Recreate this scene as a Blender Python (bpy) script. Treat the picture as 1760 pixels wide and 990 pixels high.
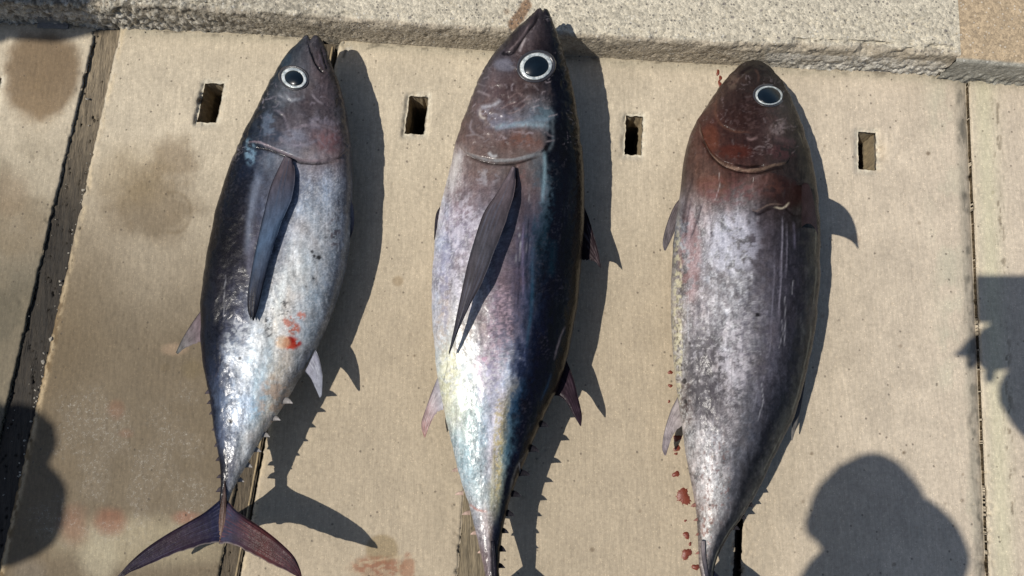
import bpy, bmesh, math, random
import numpy as np
from mathutils import Vector, Matrix
random.seed(7); np.random.seed(7)
for o in list(bpy.data.objects): bpy.data.objects.remove(o)
scn = bpy.context.scene; col = scn.collection

# ------------------------------------------------------------------ camera
TILT = math.radians(11.4); CAM = np.array([0.0, -0.256, 1.27])
F = 26.0/36*1760
cd = bpy.data.cameras.new('camera'); cam = bpy.data.objects.new('camera', cd); col.objects.link(cam)
cd.lens = 26; cd.sensor_width = 36; cd.clip_start = 0.002; cd.clip_end = 500
cam.location = CAM; cam.rotation_euler = (TILT, 0, 0); scn.camera = cam
# ------------------------------------------------------------------ light
SUNDIR = Vector((0.640, 0.200, -1.0)).normalized()       # the way the light travels
ELEV = math.asin(-SUNDIR.z)
w = bpy.data.worlds.new('World'); scn.world = w; w.use_nodes = True
nt = w.node_tree; bg = nt.nodes['Background']
sky = nt.nodes.new('ShaderNodeTexSky'); sky.sky_type = 'NISHITA'; sky.sun_disc = False
sky.sun_elevation = ELEV
sky.sun_rotation = math.atan2(-SUNDIR.x, -SUNDIR.y)
nt.links.new(sky.outputs[0], bg.inputs[0]); bg.inputs[1].default_value = 0.092
sl = bpy.data.lights.new('sun', 'SUN'); sl.energy = 4.85; sl.angle = math.radians(0.5); sl.color = (1.0, 0.95, 0.865)
so = bpy.data.objects.new('sun', sl); col.objects.link(so)
so.rotation_euler = SUNDIR.to_track_quat('-Z', 'Y').to_euler(); so.location = (-2, -1, 4)
vs = scn.view_settings; vs.view_transform = 'Standard'; vs.look = 'None'; vs.exposure = 0.0; vs.gamma = 1
scn.render.engine = 'CYCLES'

# ------------------------------------------------------------------ pixel <-> place
ca, sa = math.cos(TILT), math.sin(TILT)
def P(px, py, z=0.0):
    """point of the world at height z seen at photograph pixel (px, py)"""
    px = np.asarray(px, float); py = np.asarray(py, float); z = np.asarray(z, float)
    x = (px-880)/F; y = -(py-495)/F
    Y = y*ca + sa; Z = y*sa - ca
    t = (z-CAM[2])/Z
    return np.stack(np.broadcast_arrays(CAM[0]+x*t, CAM[1]+Y*t, z), -1)
def Q(v):
    """photograph pixel of world points"""
    d = v-CAM; X = d[..., 0]; Y = d[..., 1]*ca + d[..., 2]*sa; Z = -d[..., 1]*sa + d[..., 2]*ca
    return 880+F*X/(-Z), 495-F*Y/(-Z)
def caster(px, py, z):
    """point at height z whose shadow falls on the slab at pixel (px, py)"""
    g = P(px, py, 0.0)
    return Vector((g[0]+z*SUNDIR.x/SUNDIR.z, g[1]+z*SUNDIR.y/SUNDIR.z, z))

# ------------------------------------------------------------------ numpy noise
def _h(ix, iy, s):
    n = (ix.astype(np.int64)*374761393 + iy.astype(np.int64)*668265263 + s*1442695041) & 0xffffffff
    n = ((n ^ (n >> 13))*1274126177) & 0xffffffff
    n = (n ^ (n >> 16)) & 0xffffffff
    return n/4294967295.0
def vn(x, y, s=0):
    ix = np.floor(x); iy = np.floor(y); fx = x-ix; fy = y-iy
    fx = fx*fx*(3-2*fx); fy = fy*fy*(3-2*fy)
    a = _h(ix, iy, s); b = _h(ix+1, iy, s); c = _h(ix, iy+1, s); d = _h(ix+1, iy+1, s)
    return (a*(1-fx)+b*fx)*(1-fy) + (c*(1-fx)+d*fx)*fy
def fbm(x, y, s=0, o=4):
    r = 0; a = 0.5; t = 0
    for k in range(o):
        r = r + a*vn(x*2**k+17*k, y*2**k-9*k, s+k); t += a; a *= .55
    return r/t
def ss(a, b, x):
    t = np.clip((x-a)/(b-a), 0, 1); return t*t*(3-2*t)
def lin(c):
    c = np.asarray(c, float)/255.0
    return np.where(c <= .04045, c/12.92, ((c+.055)/1.055)**2.4)
def segd(X, Y, pts):
    """distance of points to a polyline, and position 0..1 along it"""
    best = np.full(X.shape, 1e9); pos = np.zeros(X.shape); n = len(pts)-1
    for k in range(n):
        x0, y0 = pts[k]; x1, y1 = pts[k+1]; dx, dy = x1-x0, y1-y0
        t = np.clip(((X-x0)*dx+(Y-y0)*dy)/(dx*dx+dy*dy+1e-9), 0, 1)
        d = np.hypot(X-x0-t*dx, Y-y0-t*dy); m = d < best
        best = np.where(m, d, best); pos = np.where(m, (k+t)/n, pos)
    return best, pos
def inside(X, Y, pts):
    r = np.zeros(X.shape, bool); n = len(pts)
    for k in range(n):
        x0, y0 = pts[k]; x1, y1 = pts[(k+1) % n]
        c = ((y0 > Y) != (y1 > Y)) & (X < (x1-x0)*(Y-y0)/((y1-y0) if y1 != y0 else 1e-9)+x0)
        r ^= c
    return r
def smooth(pts, n):
    """Catmull-Rom resampling of a list of tuples to n points"""
    p = np.array(pts, float)
    if len(p) == 2: return p[0]+(p[1]-p[0])*np.linspace(0, 1, n)[:, None]
    q = np.vstack([2*p[0]-p[1], p, 2*p[-1]-p[-2]])
    u = np.linspace(0, len(p)-1-1e-9, n); i = u.astype(int); t = (u-i)[:, None]
    a, b, c, d = q[i], q[i+1], q[i+2], q[i+3]
    return .5*((2*b)+(-a+c)*t+(2*a-5*b+4*c-d)*t*t+(-a+3*b-3*c+d)*t**3)

# ------------------------------------------------------------------ objects
def tag(o, label=None, cat=None, group=None, kind=None):
    if label: o['label'] = label
    if cat: o['category'] = cat
    if group: o['group'] = group
    if kind: o['kind'] = kind
    return o
def empty(name, loc=(0, 0, 0)):
    o = bpy.data.objects.new(name, None); col.objects.link(o); o.location = loc; o.empty_display_size = .05
    return o
def mesh(name, V, Fc, m, parent=None, colr=None, extra=None, sm=True):
    me = bpy.data.meshes.new(name)
    V = np.asarray(V, np.float32)
    if isinstance(Fc, np.ndarray):
        k = Fc.shape[1]
        me.vertices.add(len(V)); me.vertices.foreach_set('co', V.ravel())
        me.loops.add(Fc.size); me.loops.foreach_set('vertex_index', Fc.astype(np.int32).ravel())
        me.polygons.add(len(Fc)); me.polygons.foreach_set('loop_start', np.arange(0, Fc.size, k, dtype=np.int32))
        me.update(calc_edges=True); me.validate()
    else:
        me.from_pydata([tuple(v) for v in V], [], Fc)
    if sm: me.polygons.foreach_set('use_smooth', [True]*len(me.polygons))
    if colr is not None:
        a = me.color_attributes.new('tint', 'FLOAT_COLOR', 'POINT')
        c = np.ones((len(V), 4), np.float32); c[:, :3] = colr; a.data.foreach_set('color', c.ravel())
    for k, v in (extra or {}).items():
        a = me.attributes.new(k, 'FLOAT', 'POINT'); a.data.foreach_set('value', np.asarray(v, np.float32).ravel())
    me.materials.append(m); me.update()
    o = bpy.data.objects.new(name, me); col.objects.link(o)
    if parent is not None:
        o.parent = parent
        pl = Vector(parent.location); q = parent.parent
        while q is not None: pl += Vector(q.location); q = q.parent
        for v_ in ():
            pass
        o.location = -pl
    return o
def gridf(n, m, wrap=False):
    i, j = np.meshgrid(np.arange(n-1), np.arange(m if wrap else m-1), indexing='ij')
    a = i*m+j; b = i*m+(j+1) % m
    return np.stack([a, b, b+m, a+m], -1).reshape(-1, 4)

# ------------------------------------------------------------------ materials
class Mat:
    def __init__(s, name):
        s.m = bpy.data.materials.new(name); s.m.use_nodes = True; s.t = s.m.node_tree; s.b = s.t.nodes['Principled BSDF']
        s.co = s.n('ShaderNodeTexCoord').outputs['Object']
    def n(s, k): return s.t.nodes.new(k)
    def l(s, a, b): s.t.links.new(a, b)
    def attr(s, name, f=False):
        a = s.n('ShaderNodeAttribute'); a.attribute_name = name; return a.outputs['Fac' if f else 'Color']
    def scale(s, v):
        mp = s.n('ShaderNodeMapping'); mp.inputs['Scale'].default_value = v; s.l(s.co, mp.inputs[0]); return mp.outputs[0]
    def noise(s, sc, det=4, rough=.6, vec=None, dist=0):
        a = s.n('ShaderNodeTexNoise'); a.inputs['Scale'].default_value = sc; a.inputs['Detail'].default_value = det
        a.inputs['Roughness'].default_value = rough; a.inputs['Distortion'].default_value = dist
        s.l(vec or s.co, a.inputs['Vector']); return a.outputs['Fac']
    def vor(s, sc, out='Distance', vec=None, feat='F1', rnd=1):
        a = s.n('ShaderNodeTexVoronoi'); a.inputs['Scale'].default_value = sc; a.feature = feat
        a.inputs['Randomness'].default_value = rnd
        s.l(vec or s.co, a.inputs['Vector']); return a.outputs[out]
    def ramp(s, x, a, b, va=0., vb=1.):
        r = s.n('ShaderNodeMapRange'); r.interpolation_type = 'SMOOTHSTEP'
        for k, v in (('From Min', a), ('From Max', b), ('To Min', va), ('To Max', vb)): r.inputs[k].default_value = v
        s.l(x, r.inputs['Value']); return r.outputs[0]
    def math(s, op, a, b=None):
        r = s.n('ShaderNodeMath'); r.operation = op
        for k, v in ((0, a), (1, b)):
            if v is None: continue
            if isinstance(v, (int, float)): r.inputs[k].default_value = v
            else: s.l(v, r.inputs[k])
        return r.outputs[0]
    def mix(s, f, a, b, mode='MIX'):
        r = s.n('ShaderNodeMix'); r.data_type = 'RGBA'; r.blend_type = mode; r.clamp_factor = True
        for k, v in ((0, f), (6, a), (7, b)):
            if isinstance(v, (int, float)): r.inputs[k].default_value = v
            elif isinstance(v, tuple): r.inputs[k].default_value = (*v[:3], 1)
            else: s.l(v, r.inputs[k])
        return r.outputs[2]
    def bump(s, h, st, dist, nrm=None):
        b = s.n('ShaderNodeBump'); b.inputs['Strength'].default_value = st; b.inputs['Distance'].default_value = dist
        s.l(h, b.inputs['Height'])
        if nrm is not None: s.l(nrm, b.inputs['Normal'])
        return b.outputs[0]
    def done(s, c=None, r=None, nrm=None, **kw):
        if c is not None:
            if isinstance(c, tuple): s.b.inputs['Base Color'].default_value = (*c, 1)
            else: s.l(c, s.b.inputs['Base Color'])
        if r is not None:
            if isinstance(r, (int, float)): s.b.inputs['Roughness'].default_value = r
            else: s.l(r, s.b.inputs['Roughness'])
        if nrm is not None: s.l(nrm, s.b.inputs['Normal'])
        for k, v in kw.items():
            k = k.replace('_', ' ')
            if isinstance(v, (int, float, tuple)): s.b.inputs[k].default_value = v
            else: s.l(v, s.b.inputs[k])
        return s.m

def concrete_mat():
    M = Mat('brushed_concrete'); c = M.attr('tint'); wet = M.attr('wet', True)
    st = M.noise(1, 3, .6, M.scale((620, 45, 200))); st2 = M.noise(1, 3, .6, M.scale((210, 9, 60)))
    fine = M.noise(900, 3, .7); mid = M.noise(160, 4, .6); big = M.noise(14, 4, .6)
    v = M.math('MULTIPLY', M.ramp(st, .3, .7, .92, 1.06), M.ramp(st2, .3, .7, .94, 1.05))
    v = M.math('MULTIPLY', v, M.ramp(fine, .3, .7, .88, 1.12))
    v = M.math('MULTIPLY', v, M.ramp(mid, .3, .7, .91, 1.08))
    v = M.math('MULTIPLY', v, M.ramp(big, .3, .7, .94, 1.05))
    c1 = M.mix(1.0, c, M.mix(0, (1, 1, 1), (1, 1, 1)), 'MULTIPLY')
    cm = M.n('ShaderNodeCombineColor')
    for k in range(3): M.l(v, cm.inputs[k])
    c1 = M.mix(1.0, c, cm.outputs[0], 'MULTIPLY')
    # sparse pits and dark grains
    vd = M.vor(95); pc = M.vor(95, 'Color'); sep = M.n('ShaderNodeSeparateColor'); M.l(pc, sep.inputs[0])
    pick = M.ramp(sep.outputs[0], .86, .9); pit = M.math('MULTIPLY', M.ramp(vd, .10, .24, 1, 0), pick)
    vd2 = M.vor(330); pc2 = M.vor(330, 'Color'); sp2 = M.n('ShaderNodeSeparateColor'); M.l(pc2, sp2.inputs[0])
    pit2 = M.math('MULTIPLY', M.ramp(vd2, .15, .4, 1, 0), M.ramp(sp2.outputs[1], .78, .86))
    c1 = M.mix(M.math('MULTIPLY', pit, .62), c1, (.07, .055, .04))
    c1 = M.mix(M.math('MULTIPLY', pit2, .32), c1, (.10, .08, .06))
    pale = M.math('MULTIPLY', M.ramp(vd2, .15, .4, 1, 0), M.ramp(sp2.outputs[2], .86, .93))
    c1 = M.mix(M.math('MULTIPLY', pale, .8), c1, M.mix(1.0, c1, (1.45, 1.43, 1.38), 'MULTIPLY'))
    # wet film: its glints painted in as pale threads
    sv = M.noise(300, 2, .5, None, .6); rdg = M.math('ABSOLUTE', M.math('SUBTRACT', sv, .5)); gl = M.math('MULTIPLY', M.math('MULTIPLY', M.ramp(rdg, .012, .035, 1, 0), M.ramp(M.noise(130, 3, .6), .48, .60)), M.ramp(wet, .1, .7))
    c1 = M.mix(M.math('MULTIPLY', gl, .5), c1, (.38, .355, .30))
    h = M.math('ADD', M.math('MULTIPLY', st, .5), M.math('MULTIPLY', fine, .7))
    h = M.math('SUBTRACT', h, M.math('MULTIPLY', pit, 1.2)); h = M.math('ADD', h, M.math('MULTIPLY', mid, .5))
    nb = M.bump(h, .7, .0008)
    return M.done(c1, M.math('SUBTRACT', .86, M.math('MULTIPLY', wet, .12)), nb)
def aggregate_mat(name, strength, speck):
    M = Mat(name); c = M.attr('tint')
    vd = M.vor(190); pc = M.vor(190, 'Color'); sp = M.n('ShaderNodeSeparateColor'); M.l(pc, sp.inputs[0])
    big = M.vor(75); bc = M.vor(75, 'Color'); sb = M.n('ShaderNodeSeparateColor'); M.l(bc, sb.inputs[0])
    f = M.noise(500, 4, .7); v = M.math('MULTIPLY', M.ramp(f, .3, .7, .72, 1.25), M.ramp(sp.outputs[0], 0, 1, .8, 1.18))
    cm = M.n('ShaderNodeCombineColor')
    for k in range(3): M.l(v, cm.inputs[k])
    c1 = M.mix(1.0, c, cm.outputs[0], 'MULTIPLY')
    d1 = M.math('MULTIPLY', M.ramp(vd, .2, .45, 1, 0), M.ramp(sp.outputs[1], .80, .86))
    c1 = M.mix(M.math('MULTIPLY', d1, speck), c1, (.09, .08, .075))
    d2 = M.math('MULTIPLY', M.ramp(big, .15, .3, 1, 0), M.ramp(sb.outputs[1], .88, .92))
    c1 = M.mix(M.math('MULTIPLY', d2, speck), c1, (.12, .105, .10))
    d3 = M.math('MULTIPLY', M.ramp(vd, .2, .45, 1, 0), M.ramp(sp.outputs[2], .85, .92))
    c1 = M.mix(M.math('MULTIPLY', d3, .5), c1, (.62, .60, .55))
    h = M.math('ADD', M.math('MULTIPLY', f, .8), M.math('MULTIPLY', M.math('SUBTRACT', 1.0, vd), .8))
    h = M.math('SUBTRACT', h, M.math('MULTIPLY', d1, .8))
    return M.done(c1, .9, M.bump(h, strength, .002))
def wood_mat():
    M = Mat('weathered_wood'); c = M.attr('tint')
    g = M.noise(1, 5, .65, M.scale((330, 30, 60)), .8); f = M.noise(1, 3, .6, M.scale((900, 60, 100)))
    v = M.math('MULTIPLY', M.ramp(g, .3, .7, .55, 1.3), M.ramp(f, .3, .7, .75, 1.2))
    cm = M.n('ShaderNodeCombineColor')
    for k in range(3): M.l(v, cm.inputs[k])
    return M.done(M.mix(1.0, c, cm.outputs[0], 'MULTIPLY'), .8, M.bump(M.math('ADD', g, f), 1, .0015))
def skin_mat(name, rough=.36, metal=.35, coat=.25, scales=1.0, spec=.5):
    M = Mat(name); c = M.attr('tint'); sh = M.attr('sheen', True)
    n1 = M.noise(430, 3, .7); n2 = M.noise(120, 4, .65); n3 = M.noise(1, 4, .6, M.scale((300, 30, 100)))
    vd = M.vor(560); vc = M.vor(560, 'Color'); sp = M.n('ShaderNodeSeparateColor'); M.l(vc, sp.inputs[0])
    k = M.ramp(sp.outputs[0], 0, 1, 1-.10*scales, 1+.10*scales)
    v = M.math('MULTIPLY', k, M.ramp(n1, .3, .7, .90, 1.09)); v = M.math('MULTIPLY', v, M.ramp(n2, .3, .7, .95, 1.04))
    v = M.math('MULTIPLY', v, M.ramp(n3, .3, .7, .93, 1.07))
    cm = M.n('ShaderNodeCombineColor')
    for q in range(3): M.l(v, cm.inputs[q])
    c1 = M.mix(1.0, c, cm.outputs[0], 'MULTIPLY')
    h = M.math('ADD', M.math('MULTIPLY', vd, -.6*scales), M.math('MULTIPLY', n1, .55))
    nb0 = M.bump(n2, .30, .0022); nb = M.bump(h, .40, .0007, nb0)
    rr = M.math('ADD', M.ramp(n1, .3, .7, rough-.10, rough+.12), M.math('MULTIPLY', sh, .05))
    return M.done(c1, rr, nb, Metallic=M.math('MULTIPLY', sh, metal), Coat_Weight=coat, Coat_Roughness=.16, Specular_IOR_Level=spec, Coat_Normal=nb0)
def plain(name, c, r=.6, bsc=0, bst=0, **kw):
    M = Mat(name); n = M.noise(bsc or 60, 4, .6)
    v = M.mix(M.ramp(n, .3, .7), tuple(x*.82 for x in c), tuple(min(1, x*1.15) for x in c))
    return M.done(v, r, M.bump(n, bst or .2, .001), **kw)
CONC = concrete_mat(); KERB = aggregate_mat('rough_kerb_concrete', 1.0, .75); KERB2 = aggregate_mat('smooth_kerb_concrete', .45, .2)
WOOD = wood_mat()
SKIN = skin_mat('fish_skin', .34, .08, .20, .7, .10); SKIN_DRY = skin_mat('drier_fish_skin', .42, .05, .10, .8, .08); FIN = skin_mat('fin_membrane', .42, .0, .02, .3, .05)
def iris():
    M = Mat('eye_iris'); n = M.noise(130, 5, .75); c = M.mix(M.ramp(n, .40, .62), (.34, .38, .38), (.74, .76, .73))
    return M.done(c, .25, M.bump(n, .6, .0012), Metallic=.3, Coat_Weight=.5, Coat_Roughness=.08)
EYE_W = iris()
EYE_B = plain('eye_pupil', (.003, .007, .012), .3, Coat_Weight=.25, Coat_Roughness=.05, Specular_IOR_Level=.25)
DIRT = plain('dark_soil', (.05, .042, .033), .95, 90, .8)
BLOOD = plain('dried_blood', (.15, .035, .02), .38, 500, .5)
METAL = plain('dull_metal', (.20, .205, .205), .55, 200, .5, Metallic=.6)
STONE = plain('grit_stone', (.30, .27, .22), .85, 300, .6)

# ------------------------------------------------------------------ setting
g = 60.0
ground = mesh('ground', [(-g, -g, -.158), (g, -g, -.158), (g, g, -.158), (-g, g, -.158)], [(0, 1, 2, 3)], DIRT, sm=False)
tag(ground, kind='structure')
pave = empty('pavement'); tag(pave, kind='structure')

KB = [(-900, -14), (0, 38), (207, 47), (440, 58), (631, 72), (847, 87), (1049, 100), (1226, 110), (1480, 121), (1600, 128), (1760, 141), (2700, 200)]
def kerb_y(x): return np.interp(x, [p[0] for p in KB], [p[1] for p in KB])
KAPPA = 1.22                       # what sunlit white would read on the picture, over its own albedo
def alb(c): return lin(c)/KAPPA

def slab_paint(X, Y):
    """painted colour of the concrete and its wetness, from where each stain lies"""
    n = X.shape[0]
    base = np.empty((n, 3)); base[:] = alb((191, 178, 155))
    t = ss(900, 1700, X)[:, None]; base = base*(1-t)+alb((193, 179, 159))*t
    f1 = fbm(X/90, Y/120, 3); f2 = fbm(X/28, Y/34, 9); f3 = fbm(X/7, Y/9, 21, 3)
    f4 = fbm(X/3.4, Y/4.2, 23, 2)
    base *= (1+.22*(f1-.5)+.20*(f2-.5)+.16*(f3-.5)+.16*(f4-.5))[:, None]
    wet = np.zeros(n)
    def blend(mask, c, a=1.0):
        nonlocal base
        m = (mask*a)[:, None]; base = base*(1-m)+np.asarray(c)*m
    def blob(cx, cy, rx, ry, c, a, soft=.35, rot=0, nz=.25, ns=30):
        dx, dy = X-cx, Y-cy; cr, sr = math.cos(rot), math.sin(rot)
        d = np.hypot((dx*cr+dy*sr)/rx, (-dx*sr+dy*cr)/ry)+nz*2*(fbm(X/ns, Y/ns, int(cx)+5)-.5)
        m = 1-ss(1-soft, 1+soft, d); blend(m, c, a); return m
    jl = 207-(Y-50)*.224          # right edge of the left-hand plank
    j1 = 583-(Y-75)*.187
    s0 = X < jl-20; s1 = (X > jl-20) & (X < j1)
    # greyer leftmost slab
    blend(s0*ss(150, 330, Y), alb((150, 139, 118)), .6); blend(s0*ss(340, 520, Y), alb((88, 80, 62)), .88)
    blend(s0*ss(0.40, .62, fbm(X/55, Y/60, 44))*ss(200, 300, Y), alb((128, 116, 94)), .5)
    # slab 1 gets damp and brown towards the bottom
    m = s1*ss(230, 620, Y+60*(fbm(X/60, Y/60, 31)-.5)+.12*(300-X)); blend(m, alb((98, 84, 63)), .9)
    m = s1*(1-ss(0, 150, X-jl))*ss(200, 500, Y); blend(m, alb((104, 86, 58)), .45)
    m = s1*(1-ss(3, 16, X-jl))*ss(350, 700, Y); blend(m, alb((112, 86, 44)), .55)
    # the rest: slightly darker, rosier towards the bottom
    m = (X > j1)*ss(180, 640, Y)*(1-ss(1150, 1600, X)); blend(m, alb((166, 151, 128)), .72)
    # round brown stain top left and blotches
    blob(72, 128, 66, 76, alb((112, 90, 62)), .85, .2, .2, .22, 34); blob(78, 108, 50, 50, alb((110, 90, 64)), .4, .5, 0, .3, 18); blob(60, 180, 40, 40, alb((132, 110, 80)), .35, .5, 0, .4, 16)
    blob(20, 390, 70, 60, alb((120, 104, 80)), .5, .5)
    blob(10, 330, 40, 40, alb((130, 110, 85)), .4, .5)
    blob(262, 352, 72, 62, alb((98, 80, 54)), .68, .5, .2, .36, 30)
    blob(300, 275, 42, 36, alb((112, 92, 64)), .6, .5, 0, .4, 16)
    blob(225, 300, 60, 50, alb((140, 120, 85)), .35, .6)
    m = np.exp(-((np.hypot((X-298), (Y-365)*.85)-30)/3.0)**2)*(X > 285); blend(m, alb((100, 82, 54)), .35)
    blob(330, 635, 18, 16, alb((110, 96, 70)), .6, .4); blob(283, 632, 9, 7, alb((105, 90, 66)), .5, .4)
    blob(300, 600, 22, 10, alb((165, 140, 115)), .5, .4)
    blob(260, 930, 150, 40, alb((180, 168, 138)), .45, .5)
    blob(170, 960, 30, 40, alb((185, 175, 148)), .5, .5)
    # blood rubbed into the slab
    blob(187, 895, 26, 22, alb((128, 80, 58)), .65, .5); blob(128, 905, 24, 30, alb((132, 88, 66)), .5, .6)
    blob(320, 890, 22, 12, alb((140, 86, 66)), .55, .5); blob(200, 705, 13, 16, alb((120, 84, 62)), .5, .5)
    blob(215, 745, 12, 8, alb((122, 88, 66)), .45, .5); blob(50, 990, 30, 30, alb((128, 120, 110)), .3, .5)
    # spots right of the first fish's tail: damp ring and rubbed red prints
    blob(656, 945, 27, 26, alb((140, 122, 90)), .75, .14, 0, .1)
    blob(648, 975, 46, 20, alb((150, 120, 92)), .6, .3, 0, .5, 14)
    dd_ = np.hypot((X-650)/48, (Y-975)/20); m = (1-ss(.6, 1.2, dd_))*ss(.42, .60, fbm(X/9, Y/4.5, 19, 4)); blend(m, alb((138, 84, 60)), .65)
    m = (1-ss(.6, 1.3, np.hypot((X-592)/14, (Y-84)/12)))*ss(.4, .5, fbm(X/5, Y/5, 29)); blend(m, alb((196, 190, 176)), .8)
    d, _ = segd(X, Y, [(587, 76), (594, 88), (590, 98)]); blend(np.exp(-(d/2.5)**2), alb((60, 54, 44)), .8); d, _ = segd(X, Y, [(630, 84), (650, 78), (664, 80)]); blend(np.exp(-(d/1.6)**2), alb((70, 62, 50)), .8)
    m = 0*X; blob(702, 975, 12, 22, alb((146, 104, 78)), .7, .3, 0, .6, 7)
    d, _ = segd(X, Y, [(620, 968), (655, 962), (690, 956)]); blend(np.exp(-(d/2.2)**2), alb((180, 162, 132)), .5)
    d, _ = segd(X, Y, [(684, 955), (686, 990)]); blend(np.exp(-(d/2.2)**2), alb((180, 162, 132)), .5)
    blob(684, 483, 10, 9, alb((150, 130, 100)), .6, .3)
    blob(1470, 410, 10, 8, alb((160, 140, 118)), .4, .3)
    # scattered little stains
    rs = np.random.RandomState(3)
    for k in range(46):
        cx, cy = rs.uniform(560, 1740), rs.uniform(130, 1000); r = rs.uniform(1.3, 4.2)
        m = 1-ss(.6, 1.3, np.hypot(X-cx, Y-cy)/r); blend(m, alb((105, 88, 66)), rs.uniform(.3, .85))
    # weathered strips beside the right-hand joint, with chamfer shading painted on the rounded arris
    xr = 1662+(Y-137)*.041
    m = np.exp(-((X-xr+14)/9)**2); blend(m, alb((150, 142, 124)), .75*(.6+.0*m))
    m = ss(0.45, .7, fbm(X/9, Y/24, 71))*np.exp(-((X-xr+12)/10)**2); blend(m, alb((100, 95, 84)), .8)
    m = np.exp(-((X-xr-28)/20)**2); blend(m, alb((196, 192, 160)), .55)
    m = np.exp(-((X-xr-48)/9)**2)*ss(.58, .72, fbm(X/5, Y/14, 77)); blend(m, alb((110, 98, 78)), .7)
    m = np.exp(-((X-xr+45)/25)**2)*ss(.4, .7, fbm(X/30, Y/50, 78)); blend(m, alb((185, 180, 158)), .6)
    # greyer, darker strip along the kerb foot
    ky = kerb_y(X); m = np.exp(-((Y-ky-6)/9)**2)*(.4+.6*fbm(X/12, Y/8, 81)); blend(m, alb((158, 150, 130)), .85)
    m = ss(.56, .66, fbm(X/11, Y/6, 88))*np.exp(-((Y-ky-3)/6)**2); blend(m, alb((90, 82, 68)), .6)
    # worn edges along the planks
    for jj, s in ((jl, 1), (j1, 1)):
        m = np.exp(-((X-jj-5)/5)**2)*ss(.4, .6, fbm(X/6, Y/15, 90)); blend(m, alb((205, 185, 150)), .5)
    wetm = s1*ss(620, 720, Y)*(1-ss(905, 950, Y+.25*(X-250)*0))*np.clip(fbm(X/40, Y/40, 55)*2.4-.8, 0, 1)
    wetm *= ss(0, 60, X-jl)*(1-ss(330, 390, X))
    wet = np.clip(wetm*1.1, 0, 1)+.0
    wet = np.maximum(wet, s0*ss(520, 620, Y)*.35*fbm(X/30, Y/30, 4))
    wet = np.maximum(wet, .9*np.exp(-(np.hypot((X-225)/45, (Y-925)/22))**2)*fbm(X/8, Y/8, 5)*1.3)
    wet = np.maximum(wet, .9*np.exp(-(np.hypot((X-115)/25, (Y-932)/12))**2)*fbm(X/8, Y/8, 6)*1.3)
    return np.clip(base, .01, .8), np.clip(wet, 0, 1)

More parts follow.
